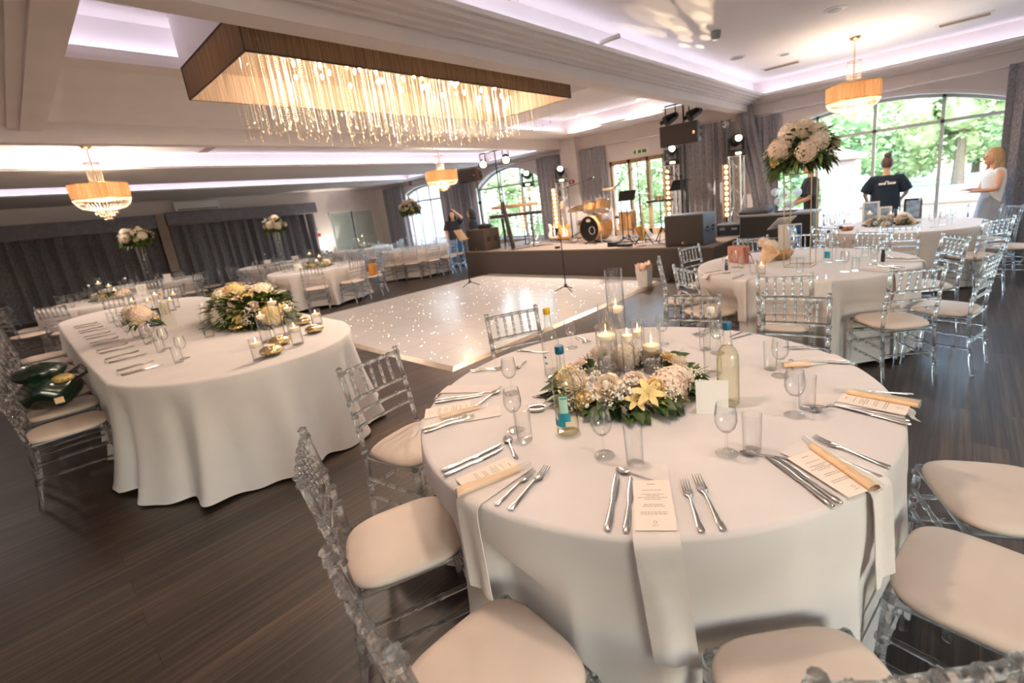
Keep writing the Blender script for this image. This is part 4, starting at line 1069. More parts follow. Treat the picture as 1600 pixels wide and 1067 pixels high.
# bouquets of any size, used on the other tables
def bouquet(label, loc, rad, hz, n, kinds, seed, leaves=120, lf='leaf', nl=(.06,.11), name='flower_arrangement', low=.0, cat='flowers', gyp=3, hole=0, droop=0, sx=1, sy=1, rz=0, parent=None, z0=0, sc=1.0, tail=None):
    k = parent or thing(name, label, cat, loc, rz); rn = random.Random(seed)
    def pt(r):
        a = r.uniform(0,6.28); t = r.uniform(-.5,.9); q = r.uniform(.45,.9) if not hole else r.uniform(.72,.98)
        d = V((cos(a)*cos(t), sin(a)*cos(t), sin(t)))
        return (d.x*rad*q*sx, d.y*rad*q*sy, z0+d.z*hz*q), d+V((0,0,-droop))
    fo = [foliage(k, pt, leaves, lf, nl, .02*nl[1]/.11, seed), foliage(k, pt, leaves//2, 'leaf2', nl, .014*nl[1]/.11, seed+1, .8)]
    if not tail:
        for o_ in fo:
            for v_ in o_.data.vertices: v_.co.z = max(v_.co.z, .004+.02*random.random())
    if tail:
        def tp(r): t = r.random(); return (tail[0]*t, tail[1]*t, z0+tail[2]*t), V(tail)
        foliage(k, tp, 40, 'leaf2', (.04,.08), .016, seed+2, .9)
    for i in range(n):
        a = i*2.399+rn.uniform(-.3,.3); z = low+(1-low)*(1-(i+.5)/n); q = sqrt(max(.05,1-z*z))
        d = V((q*cos(a), q*sin(a), z)) if not hole else V((.88*cos(a), .88*sin(a), rn.uniform(.2,.6)))
        put(rn.choice(kinds), k, (d.x*rad*.88*sx, d.y*rad*.88*sy, z0+d.z*hz*.85), sc*rn.uniform(.85,1.2), (d.x, d.y, d.z+.25), rn)
    for i in range(gyp):
        a = rn.uniform(0,6.28); z = rn.uniform(low,.7); q = sqrt(max(.05,1-z*z)); d = V((q*cos(a), q*sin(a), z))
        put('gypsophila', k, (d.x*rad*.95*sx, d.y*rad*.95*sy, z0+d.z*hz*.9), 1.2*sc, d, rn)
    return k
def tall_stand(c, label, mt='brass', h=.86, kind='legs', seed=1, rad=.27, fl_label=None, sc=1.1, glass_=False, n=17):
    k = thing('flower_stand', label, 'flower stand', (c[0], c[1], TZ))
    if not glass_:
        s_ = .11
        q = MB()
        for a, b_ in (((-s_,-s_),(s_,-s_)),((s_,-s_),(s_,s_)),((s_,s_),(-s_,s_)),((-s_,s_),(-s_,-s_))): q.cyl((*a,.004), (*b_,.004), .004, seg=6)
        q.build('base_frame', M[mt], k)
        for x in (-s_,s_):
            for y in (-s_,s_): MB().cyl((x,y,.002), (x,y,h), .0045, seg=8).build('leg', M[mt], k)
        q = MB()
        for a, b_ in (((-s_,-s_),(s_,-s_)),((s_,-s_),(s_,s_)),((s_,s_),(-s_,s_)),((-s_,s_),(-s_,-s_))): q.cyl((*a,h), (*b_,h), .004, seg=6)
        q.box((-s_,-s_,h), (s_,s_,h+.006)); q.build('top_frame', M[mt], k)
    else:
        MB().lathe([(0,0),(.1,0),(.1,.012),(0,.012)], 24).build('base_plate', M['acrylic'], k)
        for i in range(5):
            a = i*2*pi/5; MB().cyl((.075*cos(a),.075*sin(a),.012), (.075*cos(a),.075*sin(a),h), .011, seg=10).build('column', M['acrylic'], k)
        MB().lathe([(0,h),(.1,h),(.1,h+.012),(0,h+.012)], 24).build('top_plate', M['acrylic'], k)
        for i in range(6):
            a = i*1.05+.5; z = .15+.1*i; MB().ball((.05*cos(a),.05*sin(a),z), .017, 10, 8).build('hanging_tealight', M['chrome'], k)
    bouquet(fl_label, (c[0],c[1],TZ+h+.012), rad, rad*.95, n, ['hydrangea','hydrangea','rose','rose','chrysanthemum'], seed, 420, nl=(.08,.15), z0=rad*.62, low=-.15, gyp=6, droop=.25, sc=sc, tail=(-.2,.2,-.2))
    return k
# ------------------------------------------------------------------ chandeliers
def string_mat(name='bronze_string', c0=(.17,.12,.085), c1=(.36,.26,.18), f=.35, sc=140):
    m, nt, out = newmat(name); N = nt.nodes.new; L = nt.links.new
    tc = N('ShaderNodeTexCoord'); mp = N('ShaderNodeMapping'); mp.inputs['Scale'].default_value = (sc,sc,2); L(tc.outputs['Object'], mp.inputs[0])
    nz = N('ShaderNodeTexNoise'); nz.inputs['Scale'].default_value = 1; nz.inputs['Detail'].default_value = 2; L(mp.outputs[0], nz.inputs['Vector'])
    rp = N('ShaderNodeValToRGB'); e = rp.color_ramp.elements; e[0].position = .3; e[0].color = (*c0,1); e[1].position = .7; e[1].color = (*c1,1); L(nz.outputs[0], rp.inputs[0])
    a = N('ShaderNodeBsdfDiffuse'); b = N('ShaderNodeBsdfTranslucent'); L(rp.outputs[0], a.inputs[0]); L(rp.outputs[0], b.inputs[0])
    mx = N('ShaderNodeMixShader'); mx.inputs[0].default_value = f; L(a.outputs[0], mx.inputs[1]); L(b.outputs[0], mx.inputs[2]); L(mx.outputs[0], out.inputs[0]); return m
M['string'] = string_mat()
M['organza'] = string_mat('organza_ribbon', (.34,.17,.07), (.52,.3,.15), .14, 60)
def strand_mb(mb, x, y, z0, L_, step=.017, r=.0042):
    n = int(L_/step)
    for i in range(n):
        z = z0-i*step; q = r if i < n-1 else r*2.1
        mb.add([(x+q,y,z),(x,y+q,z),(x-q,y,z),(x,y-q,z),(x,y,z+q*1.25),(x,y,z-q*(1.25 if i < n-1 else 2.2))], [(0,1,4),(1,2,4),(2,3,4),(3,0,4),(1,0,5),(2,1,5),(3,2,5),(0,3,5)])
cx, cy = 3.09, 4.38; hx, hy, zb, zt = 1.75, .72, 2.78, 3.03
k = thing('chandelier', 'long rectangular string-shade chandelier with hanging crystal strands over the dance floor', 'chandelier', (cx,cy,zb))
hh = zt-zb
for lo, hi in (((-hx,-hy,0),(hx,-hy+.012,hh)),((-hx,hy-.012,0),(hx,hy,hh)),((-hx,-hy+.012,0),(-hx+.012,hy-.012,hh)),((hx-.012,-hy+.012,0),(hx,hy-.012,hh))):
    MB().box(lo, hi).build('string_shade', M['string'], k, smooth=0)
q = MB()
for z in (0,hh):
    for a, b in (((-hx,-hy),(hx,-hy)),((hx,-hy),(hx,hy)),((hx,hy),(-hx,hy)),((-hx,hy),(-hx,-hy))): q.cyl((*a,z), (*b,z), .007, seg=6)
for a in (-hx,hx):
    for b in (-hy,hy): q.cyl((a,b,0), (a,b,hh), .007, seg=6)
q.build('shade_frame', pm('bronze_frame', '5d4c40', .5, .5), k)
M['mirror'] = pm('polished_ceiling_plate', (.8,.8,.8), .12, 1, var=.02)
MB().box((-hx+.02,-hy+.02,hh-.012), (hx-.02,hy-.02,hh-.002)).build('mirror_plate', M['mirror'], k, smooth=0)
rn = random.Random(2); S0 = None
pts = []
for i in range(38):
    for j in range(11):
        x = -1.5+3.0*(i+.5)/38+rn.uniform(-.03,.03); y = -.6+1.2*(j+.5)/11+rn.uniform(-.04,.04)
        if rn.random() < .8: pts.append((x, y, .4+.22*(1-((x/1.6)**2)*.35)+rn.uniform(-.05,.05)))
pts.sort(key=lambda p: hypot(p[0]+cx, p[1]+cy))
one = MB(); strand_mb(one, 0, 0, 0, .6); S0 = one.build('crystal_strand', M['crystal'], k, smooth=0); S0.location = (pts[0][0],pts[0][1],hh-.02)
for p in pts[1:100]: cpart(S0, k, (p[0],p[1],hh-.02), (0,0,rn.random()*3), (1,1,p[2]/.6))
rest = MB()
for p in pts[100:]: strand_mb(rest, p[0], p[1], hh-.02, p[2])
o = rest.build('crystal_strands', M['crystal'], k, smooth=0); o['kind'] = 'stuff'
bl = MB().lathe([(0,.036),(.009,.03),(.013,.014),(.01,0),(.006,-.014),(0,-.014)], 10)
B0 = bl.build('halogen_bulb', M['halogen'], k, smooth=80); B0.location = (-1.3,-.2,hh-.07)
for i in range(1, 30):
    x = -1.3+2.6*i/29; cpart(B0, k, (x, (.25 if i % 3 == 0 else -.25 if i % 3 == 1 else 0)+rn.uniform(-.06,.06), hh-.07-.05*(i % 2)))

def pendant(loc, label, shade_top, dome, tip, r=.34):
    """loc: ceiling rose; heights are below it"""
    k = thing('pendant_chandelier', label, 'chandelier', loc)
    MB().lathe([(0,-.045),(.03,-.045),(.06,-.03),(.075,0)], 24).build('ceiling_rose', M['brass'], k, smooth=50)
    st = shade_top; sb = st+.22
    MB().cyl((0,0,-.04), (0,0,-(st-.02)), .007, seg=8).build('rod', M['brass'], k)
    t = MB(); 
    for i in range(22):
        a = 2*pi*i/22; strand_mb(t, .085*cos(a), .085*sin(a), -(st-.3), .3, .018, .0045)
    t.lathe([(.08,-(st-.31)),(.092,-(st-.31)),(.092,-(st-.3)),(.08,-(st-.3))], 22)
    t.build('crystal_tier', M['crystal'], k, smooth=0)
    m = MB()
    def fn(u, v):
        q = r*(1-.02*v)+.006*sin(2*pi*u*44); return (q*cos(2*pi*u), q*sin(2*pi*u), -st-(sb-st)*v)
    m.grid(fn, 176, 4, True); m.build('pleated_shade', M['organza'], k, smooth=60)
    q = MB()
    for z in (st, sb):
        q.lathe([(r-.004,-z-.006),(r+.006,-z-.006),(r+.006,-z+.006),(r-.004,-z+.006)], 40)
    for i in range(3): a = i*2*pi/3; q.cyl((0,0,-st-.01), (r*cos(a),r*sin(a),-st-.01), .004, seg=6)
    q.build('shade_ring', M['brass'], k)
    m = MB(); n = 44
    for i in range(n):
        a = 2*pi*i/n
        for j in range(16):
            t_ = j/15; rr = r*.97*(1-t_)**.55*1+.13*t_; z = -sb-(dome-sb)*t_-.03*sin(pi*t_)
            rr = r*.97+( .13-r*.97)*t_**1.7
            p = (rr*cos(a), rr*sin(a), z); m.ball(p, .006, 4, 3)
    m.build('crystal_basket', M['crystal'], k, smooth=0)
    m = MB()
    for ring, (rr, n_, z0, L_) in enumerate(((.125,20,dome-.02,.08),(.085,14,dome+.0,.11),(.045,9,dome+.02,tip-dome-.03),(0,1,dome+.02,tip-dome-.02))):
        for i in range(n_): a = 2*pi*i/n_; strand_mb(m, rr*cos(a), rr*sin(a), -z0, L_, .016, .005)
    m.build('crystal_drops', M['crystal'], k, smooth=0)
    bb = None
    for i in range(6):
        a = i*pi/3+.3; p = (.17*cos(a), .17*sin(a), -st-.14)
        if bb is None: bb = MB().lathe([(0,.045),(.012,.03),(.016,.012),(.01,-.01),(.008,-.03),(0,-.03)], 10).build('candle_bulb', M['bulb'], k, smooth=80); bb.location = p
        else: cpart(bb, k, p)
    return k
pendant((1.14,9.87,3.13), 'round amber pleated chandelier above the far tables on the left', .55, .93, 1.09)
pendant((6.5,8.62,3.13), 'small amber chandelier left of the hanging loudspeaker', .64, .95, 1.08)
pendant((8.37,1.27,3.36), 'round amber pleated chandelier before the big arched window', .62, .96, 1.12)
pendant((1.25,1.12,3.36), 'chandelier at the top edge, only its lowest crystals showing', .62, .96, 1.12)
PENDANTS = [(1.14,9.87,2.46),(6.5,8.62,2.38),(8.37,1.27,2.62),(1.25,1.12,2.62)]
# ------------------------------------------------------------------ second table (gold stand)
tall_stand((4.75,1.1), 'tall slim gold frame stand on the second table', 'brass', h=.83, seed=31, rad=.25, n=15, fl_label='big cream hydrangea arrangement on the tall gold stand')
k = thing('handbag', 'dusky pink handbag standing at the back of the second table', 'handbag', (4.9,1.72,TZ), R(60))
MB().box((-.12,-.04,0), (.12,.04,.17)).build('body', M['pinkbag'], k, bevel=.012); MB().box((-.122,-.046,.08), (.122,-.038,.172)).build('flap', M['pinkbag'], k, bevel=.004)
MB().tube([(-.1,0,.17),(-.2,.02,.1),(-.26,.03,.02),(-.1,.06,.008)], .006, 8).build('strap', M['pinkbag'], k)
k = thing('wrapped_posy', 'cream roses wrapped in pale paper lying on the second table', 'flowers', (4.66,1.42,TZ), R(20))
MB().lathe([(.012,0),(.05,.1),(.085,.2),(.082,.2),(.047,.1),(.009,0)], 18).build('paper_cone', M['peach'], k, smooth=60).rotation_euler = (R(25),R(-20),0)
for p, i in (((.06,-.07,.2),0),((.11,-.03,.22),1),((.09,-.11,.19),2)): put('hydrangea', k, p, .62, (.4,-.4,.8), rn, i)
k = thing('driftwood_bowl', 'amber driftwood dish beside the gold stand', 'bowl', (5.12,1.36,TZ))
MB().lathe([(0,.004),(.07,.004),(.12,.03),(.15,.075),(.14,.075),(.11,.035),(.06,.014),(0,.014)], 24).build('bowl', M['timber'], k, smooth=60); k.scale = (1.1,.8,1)
water_bottle((4.92,.9,TZ), 'teal-labelled bottle by the gold stand legs', 'capblue', wine=False, h=.3, rz=R(180), lab=[(-40,40,.05,.12,'label2')])
water_bottle((5.02,.82,TZ), 'dark-capped clear bottle right of the gold stand', 'black', wine=False, h=.32)
a = [glass(WG,p) for p in ((4.45,.69),(5.21,.72),(4.82,.53),(4.61,1.65),(5.3,.5),(4.3,1.62))]
order(a, '{} wine glass from the left on the second table with the gold stand', 'second table wine glasses')
a = [glass(TB,p) for p in ((4.5,.62),(4.58,1.58),(4.42,1.02),(5.0,.55),(5.25,.65),(4.28,1.37))]
order(a, '{} tumbler from the left on the second table with the gold stand', 'second table tumblers')
for p, l in (((4.95,.48),'slim black pepper mill at the right of the second table'),((4.46,1.68),'slim black pepper mill at the left of the second table')):
    k = thing('pepper_mill', l, 'pepper mill', (*p,TZ)); MB().lathe([(0,0),(.016,0),(.016,.07),(.012,.08),(.014,.105),(0,.108)], 14).build('body', M['black'], k, smooth=50)
cyl_vase((4.28,1.3), .035, .12, .05, 'small glass tealight vase at the front of the second table', candle='lit tealight in the small vase on the second table', cr=.028)
nk = [napkin(T3,165,.66,.12,.36,'',sway=.02), napkin(T3,203,.66,.12,.3,''), napkin(T3,240,.66,.12,.3,''), napkin(T3,138,.62,.1,.03,''), napkin(T3,275,.62,.1,.2,'')]
order(nk, '{} white napkin from the left on the second table', 'second table napkins')
for P, Q, l in (((4.04,1.47),(4.26,1.44),'knife by the left napkin of the second table'),((4.25,1.82),(4.45,1.72),'knife at the far left of the second table'),((4.6,.33),(4.76,.5),'nearer knife right of the gold stand'),((4.66,.3),(4.8,.48),'farther knife right of the gold stand')): lay(KN, P, Q, l, 'knife')
for P, Q, l in (((4.08,.82),(4.28,.86),'nearer fork before the gold stand table chairs'),((4.11,.76),(4.3,.8),'farther fork before the gold stand table chairs'),((5.1,.24),(5.13,.45),'fork at the right edge of the second table')): lay(FK, P, Q, l, 'fork', L0=.212)
card((5.12,.28),(5.2,.48),.11,'menu card at the right edge of the second table')
card((4.5,.36),(4.66,.54),.1,'peach-lit menu card beside the knives of the second table')
# window-side table
bouquet('low cream and green arrangement on the window-side table', (8.0,.72,TZ), .26, .13, 12, ['rose','hydrangea','rose'], 33, 150, sx=.8, sy=1.2, low=0)
k = thing('carafe', 'glass carafe of amber sweets on the window-side table', 'carafe', (7.55,1.16,TZ))
MB().lathe([(0,.002),(.07,.002),(.085,.03),(.08,.07),(.03,.13),(.022,.2),(.028,.24),(.025,.24),(.019,.2),(.027,.13)], 24).build('glass_body', M['glass'], k, smooth=60)
MB().lathe([(0,.006),(.066,.006),(.08,.03),(.076,.06),(0,.064)], 24).build('sweets', M['potpourri'], k, smooth=60)
for p, z, s, l in (((8.62,1.02),0,.3,'tall framed photograph behind the third table, below the navy tee'),((8.55,.83),0,.22,'smaller framed photograph right of the tall one on the third table'),((8.75,.52),0,.3,'dark-framed photograph leaning at the right of the third table')):
    k = thing('photo_frame', l, 'picture frame', (*p,TZ), R(-82))
    w_ = s*.72; m_ = 'framew' if s < .3 or p[1] > 1 else 'black'
    f = MB()
    for lo, hi in (((-w_/2,-.01,0),(w_/2,.01,.025)),((-w_/2,-.01,s-.025),(w_/2,.01,s)),((-w_/2,-.01,.025),(-w_/2+.025,.01,s-.025)),((w_/2-.025,-.01,.025),(w_/2,.01,s-.025))): f.box(lo, hi)
    f.build('frame', M[m_], k); MB().box((-w_/2+.02,-.004,.02), (w_/2-.02,.004,s-.02)).build('photograph', M['screen'], k)
    MB().box((-.02,.01,0), (.02,.07,.01)).build('strut', M['black'], k)
for p, h, l in (((8.35,1.0),.2,'tall glass candle cylinder on the third table, left'),((8.4,.75),.15,'short glass candle cylinder on the third table, right')):
    cyl_vase(p, .05, h, h*.6, l, candle='lit candle in the '+l.replace(', left','').replace(', right',''), cr=.04)
water_bottle((8.3,.42,TZ), 'clear bottle right of the low arrangement on the third table', 'framew', wine=False, h=.32)
a = [glass(WG,p) for p in ((7.5,.25),(7.75,.15),(8.1,.05),(7.4,.8),(7.6,1.35),(8.5,1.2))]
order(a, '{} wine glass from the left on the window-side table', 'window table wine glasses')
a = [glass(TB,p) for p in ((7.58,.2),(7.85,.08),(7.45,.7),(7.66,1.3))]
order(a, '{} tumbler from the left on the window-side table', 'window table tumblers')

# ------------------------------------------------------------------ head table
HS = (4.35,4.95,5.5,6.05,6.6,7.2,7.75)
kn = []; fk = []; sp = []; wg = []; tb = []; np_ = []
for y in HS:
    kn.append(lay(KN, (.3,y-.1), (.53,y-.1+.01), '', 'knife')); kn.append(lay(KN, (.3,y-.07), (.53,y-.055), '', 'knife'))
    fk.append(lay(FK, (.3,y+.1), (.51,y+.1), '', 'fork', L0=.212)); fk.append(lay(FK, (.3,y+.14), (.51,y+.135), '', 'fork', L0=.212))
    wg.append(glass(WG, (.66,y-.06))); tb.append(glass(TB, (.61,y-.15)))
    b_ = MB().box((-.1,-.05,0), (.1,.05,.006)).build('napkin', M['napkin'], bevel=.002); b_.location = (.39,y+.02,TZ); b_.rotation_euler = (0,0,rn.uniform(-.05,.05)); tag(b_, '', 'napkin'); np_.append(b_)
order(kn, '{} knife from the front along the left edge of the head table', 'head table knives', 1)
order(fk, '{} fork from the front along the left edge of the head table', 'head table forks', 1)
order(wg, '{} wine glass from the front along the head table', 'head table wine glasses', 1)
order(tb, '{} tumbler from the front along the head table', 'head table tumblers', 1)
order(np_, '{} folded napkin from the front along the head table', 'head table napkins', 1)
bouquet('large cream flower arrangement, yellowed for warm light, along the right side of the head table', (1.43,5.35,TZ), .5, .26, 44, ['hydrangea','warmlit_hydrangea','rose','rose','rose','lily'], 51, 700, sx=.56, sy=1.55, low=-.05, gyp=8, nl=(.1,.2), z0=.08, sc=1.05)
k = bouquet('small cream posy in glass on the left of the head table', (.66,5.75,TZ), .12, .11, 9, ['rose','hydrangea','rose'], 52, 60, z0=.17, low=-.1, sc=.95)
MB().lathe([(0,.002),(.04,.002),(.045,.01),(.04,.1),(.048,.13),(.045,.13),(.037,.1),(.042,.012)], 20).build('jar', M['glass'], k, smooth=60)
for p, r, h, wt, l in (((.94,3.57),.042,.155,.09,'short candle vase nearest the front of the head table'),((1.15,4.07),.04,.24,.19,'tall candle vase left in the front cluster of the head table'),((1.29,4.2),.042,.31,.26,'tallest candle vase at the head table, against the flowers'),((1.24,3.7),.04,.2,.1,'candle vase at the front rim beside two gold holders'),((1.62,4.25),.042,.14,.07,'candle vase at the right rim of the head table'),((1.4,4.22),.04,.23,.18,'candle vase behind the front-rim one at the head table'),((1.2,5.35),.036,.27,.22,'slim candle vase in front of the large flowers')):
    cyl_vase(p, r, h, wt, l, candle='lit candle in the '+l, cr=r*.85)
M['goldl'] = M['gold']
for p, s, l in (((1.2,4.93),1.1,'gold crinkled tealight holder before the large flowers'),((1.03,3.6),1.1,'gold crinkled tealight holder at the front rim, first of a touching pair'),((1.17,3.85),1.1,'gold crinkled tealight holder behind the other of a touching pair'),((1.47,3.95),1.0,'gold crinkled tealight holder at the right rim of the head table'),((1.56,4.42),.95,'gold crinkled tealight holder hidden behind the right rim vase')):
    k = thing('tealight_holder', l, 'candle holder', (*p,TZ))
    m_ = MB(); m_.ball((0,0,.033*s), (.068*s,.068*s,.033*s), 30, 14, lambda a, t: 1+.05*sin(9*a+3*t)+.04*sin(13*a-7*t)); m_.build('shell', M['gold'], k, smooth=70)
    MB().cyl((0,0,.058*s), (0,0,.067*s), .02, seg=14).build('tealight', M['wax'], k)
water_bottle((.98,4.97,TZ), 'clear bottle with a teal mark on the head table, left of the flowers', 'framew', wine=False, h=.3, rz=R(190), lab=[(-20,20,.03,.09,'label2')])
water_bottle((1.0,6.75,TZ), 'amber-lit bottle farther along the head table behind a card', 'capyel', h=.31)
water_bottle((.9,6.3,TZ), 'clear bottle beside the dark photo frame on the head table', 'framew', wine=False, h=.28)
k = thing('photo_frame', 'small dark frame leaning beside the posy on the head table', 'picture frame', (.84,6.45,TZ), R(-30))
MB().box((-.07,-.008,0), (.07,.008,.19)).build('frame', M['black'], k, bevel=.004); MB().box((-.05,-.011,.02), (.05,-.008,.17)).build('photograph', M['screen'], k)
for p, l in (((.88,5.95),'white folded card right of the posy on the head table'),((1.05,7.3),'white folded card at the far middle of the head table')):
    k = thing('folded_card', l, 'card', (*p,TZ), R(-35))
    MB().box((-.055,-.001,0), (.055,.001,.15)).build('front_leaf', M['white'], k, smooth=0); MB().box((-.055,.03,0), (.055,.032,.148)).build('back_leaf', M['white'], k, smooth=0)
a = [cyl_vase((x,y), .035, h, h*.7, '', candle='x', cr=.03) for x, y, h in ((1.0,7.7,.2),(1.12,7.95,.26),(1.2,7.6,.16),(1.3,7.9,.22),(.9,8.1,.2))]
order(a, '{} glass candle vase from the left at the far end of the head table', 'far head table vases')
cs = [o for o in bpy.data.objects if o.get('label') == 'x' and o.name.startswith('floating_candle')]
order(cs, '{} lit candle from the left at the far end of the head table', 'far head table candles')
# green bag on a head chair
k = thing('handbag', 'shiny bottle-green bag slumped on the second chair of the head table', 'handbag', (-.04,5.17,.495), R(-6))
m_ = MB(); m_.ball((0,0,.12), (.18,.15,.125), 28, 16, lambda a, t: 1+.06*sin(3*a+2*t)+.05*sin(5*a-4*t)); m_.build('body', M['greenbag'], k, smooth=70)
m_ = MB(); m_.ball((-.02,.03,.265), (.15,.11,.075), 24, 12, lambda a, t: 1+.07*sin(4*a+3*t)); m_.build('upper_pouch', M['greenbag'], k, smooth=70)
MB().box((.02,-.158,.04), (.07,-.15,.085)).build('tag', M['peach'], k)
MB().ball((.09,-.06,.2), (.07,.06,.035), 12, 8).build('printed_scarf', M['floral'], k)
for s_ in (-1,1): MB().tube([(.1,.05*s_,.2),(.2,.05*s_,.26),(.23,.04*s_,.2),(.15,.05*s_,.16)], .007, 8).build('handle', M['black'], k, smooth=60)
# cream garment over the first head chair
# ------------------------------------------------------------------ far tables
def settings(c, angs, where, n, seed):
    r_ = random.Random(seed); wg = []; tb = []; nk = []
    for a in angs:
        d = V((cos(R(a)), sin(R(a)))); t = V((-d.y, d.x))
        p = V(c)+d*.58; wg.append(glass(WG, p+t*.1)); tb.append(glass(TB, p+t*.18+d*.03))
        nk.append(napkin(c, a+r_.uniform(-4,4), .7, .11, .25, '', R0=.948))
    order(wg, '{} wine glass from the left on the '+where, 'wine glasses, '+n); order(tb, '{} tumbler from the left on the '+where, 'tumblers, '+n); order(nk, '{} napkin from the left round the '+where, 'napkins, '+n)
settings(T8, [243,281,312,345,25,65,110,150,195], 'round table with the low wreath', 'wreath table', 1)
settings(T9, [206,234,262,285,318,20,80,140], 'table before the far-left window', 'far-left window table', 2)
settings(T5, [200,235,268,300,335,60,110,160], 'table behind the head table', 'behind head table', 3)
settings(T6, [215,260,300,350,60,130], 'tall-flower table by the pilaster', 'pilaster table', 4)
settings(T7, [170,205,240,275,310,0,70,120], 'tall-flower table by the right dark curtain', 'right curtain table', 5)
settings(T10, [190,230,265,300,350,60,120], 'corner table by the double doors', 'corner table', 6)
def centre(c, where, seed, n=3):
    r_ = random.Random(seed)
    bouquet('low flower wreath with candles on the '+where, (c[0],c[1],TZ), .25, .09, 14, ['rose','hydrangea','rose','chrysanthemum'], seed, 140, low=.1, hole=1, z0=.03)
    a = [cyl_vase((c[0]+.1*cos(i*6.283/n+seed), c[1]+.1*sin(i*6.283/n+seed)), .045, .2+.1*i, .12+.08*i, '', candle='y', cr=.04) for i in range(n)]
    order(a, '{} candle vase from the left on the '+where, 'vases '+where)
    order([o for o in bpy.data.objects if o.get('label') == 'y'], '{} lit candle from the left on the '+where, 'candles '+where)
    return a
centre(T8, 'wreath table', 61); centre(T5, 'table behind the head table', 62); centre(T10, 'corner table', 63, 4)
tall_stand((2.0,14.2), 'clear column stand with hanging tealights before the pilaster', h=.82, seed=34, fl_label='cream tall flower arrangement before the pilaster, left of the wall', glass_=True, rad=.29)
tall_stand((4.75,13.8), 'clear column stand before the right-hand dark curtain', h=.82, seed=35, fl_label='cream tall flower arrangement against the right-hand dark curtain', glass_=True, rad=.25)
tall_stand((7.6,11.75), 'slim stand on the table by the far-left window', 'alu', h=.86, seed=36, fl_label='cream tall flower arrangement in front of the far-left arched window', rad=.26)
bt = [water_bottle((c[0]+dx,c[1]+dy,TZ), '', cp, wine=False, h=.32) for c, dx, dy, cp in ((T9,-.3,-.2,'framew'),(T9,.25,.3,'capblue'),(T8,.35,.2,'capblue'),(T5,.3,.35,'framew'),(T5,-.25,-.35,'framew'),(T7,-.35,-.25,'framew'),(T6,-.3,-.35,'capblue'))]
order(bt, '{} clear water bottle from the left on the far tables', 'bottles on the far tables')
cd = []
for c, dx, dy in ((T5,.4,-.2),(T5,.45,.12),(T8,-.5,-.3),(T7,-.4,-.45),(T6,.2,-.5),(T7,.25,-.5)):
    k = thing('folded_card', '', 'card', (c[0]+dx,c[1]+dy,TZ), R(-35))
    MB().box((-.07,-.001,0), (.07,.001,.17)).build('front_leaf', M['white'], k, smooth=0); MB().box((-.07,.03,0), (.07,.032,.168)).build('back_leaf', M['white'], k, smooth=0); cd.append(k)
order(cd, '{} white folded card from the left on the far tables', 'cards on the far tables')
k = thing('handbag', 'amber leather bag on the chair at the right of the wreath table', 'handbag', (4.98,9.49,.486), R(42))
MB().box((-.15,-.045,0), (.15,.045,.22)).build('body', M['orange'], k, bevel=.015); MB().box((-.152,-.052,.1), (.152,-.042,.224)).build('flap', M['orange'], k, bevel=.005)
MB().tube([(-.1,0,.22),(-.08,0,.3),(.08,0,.3),(.1,0,.22)], .007, 8).build('handle', M['orange'], k, smooth=60)
k = thing('gift_bag', 'white gift bag with peach tissue at the corner of the dance floor', 'gift bag', (6.86,3.98,.0325), R(12))
MB().add([(-.13,-.08,0),(.13,-.08,0),(.13,.08,0),(-.13,.08,0),(-.16,-.1,.3),(.16,-.1,.3),(.16,.1,.3),(-.16,.1,.3)], [(3,2,1,0),(0,1,5,4),(1,2,6,5),(2,3,7,6),(3,0,4,7)]).build('bag', M['silver'], k, smooth=0, solid=.003)
m_ = MB(); r_ = random.Random(9)
for i in range(26):
    p = V((r_.uniform(-.17,.1), r_.uniform(-.09,.09), .27)); d = V((r_.uniform(-.6,.4), r_.uniform(-.4,.4), 1)); petal(m_, p, d, (r_.uniform(-1,1), r_.uniform(-1,1), .2), r_.uniform(.1,.17), .045, curl=r_.uniform(-.3,.5))
m_.build('tissue', M['petalb'], k, smooth=180)

push_cloth([o for o in bpy.data.objects if o.name.startswith('napkin') and hypot(o.location.x-T1[0], o.location.y-T1[1]) > 1.1], ALLCH, .232)
# ------------------------------------------------------------------ stage equipment
SZ = .58
def subwoofer(label, x, y0, y1, z1, mside):
    k = thing('subwoofer', label, 'loudspeaker', (x,y0,SZ)); w_ = y1-y0; h = z1-SZ; d = .55
    MB().box((.02,0,0), (d,w_,h)).build('cabinet', M[mside], k, bevel=.012)
    MB().box((0,.015,.015), (.022,w_-.015,h-.015)).build('grille', M['grille'], k, bevel=.004)
    MB().box((-.003,w_*.5,.05), (0,w_*.5+.035,.08)).build('badge', M['brass'], k)
    for xx in (.16,.4):
        MB().lathe([(0,0),(.045,0),(.055,.006),(.055,.012)], 20).build('handle_cup', M['black'], k).matrix_local = Matrix.Translation((xx,-.002,h*.5)) @ Matrix.Rotation(R(90),4,'X')
        MB().box((xx-.055,-.008,h*.5-.01), (xx+.055,.0,h*.5+.01)).build('handle_bar', M[mside], k)
    MB().box((.05,-.012,h*.5-.012), (d-.04,-.0,h*.5+.012)).build('rail', M[mside], k, bevel=.003)
    return k
subwoofer('brown-black subwoofer at the left front corner of the stage', 7.62, 8.84, 9.47, 1.11, 'cabinet')
subwoofer('large dark subwoofer at the right front corner of the stage', 7.6, 3.24, 3.96, 1.125, 'caseblue')
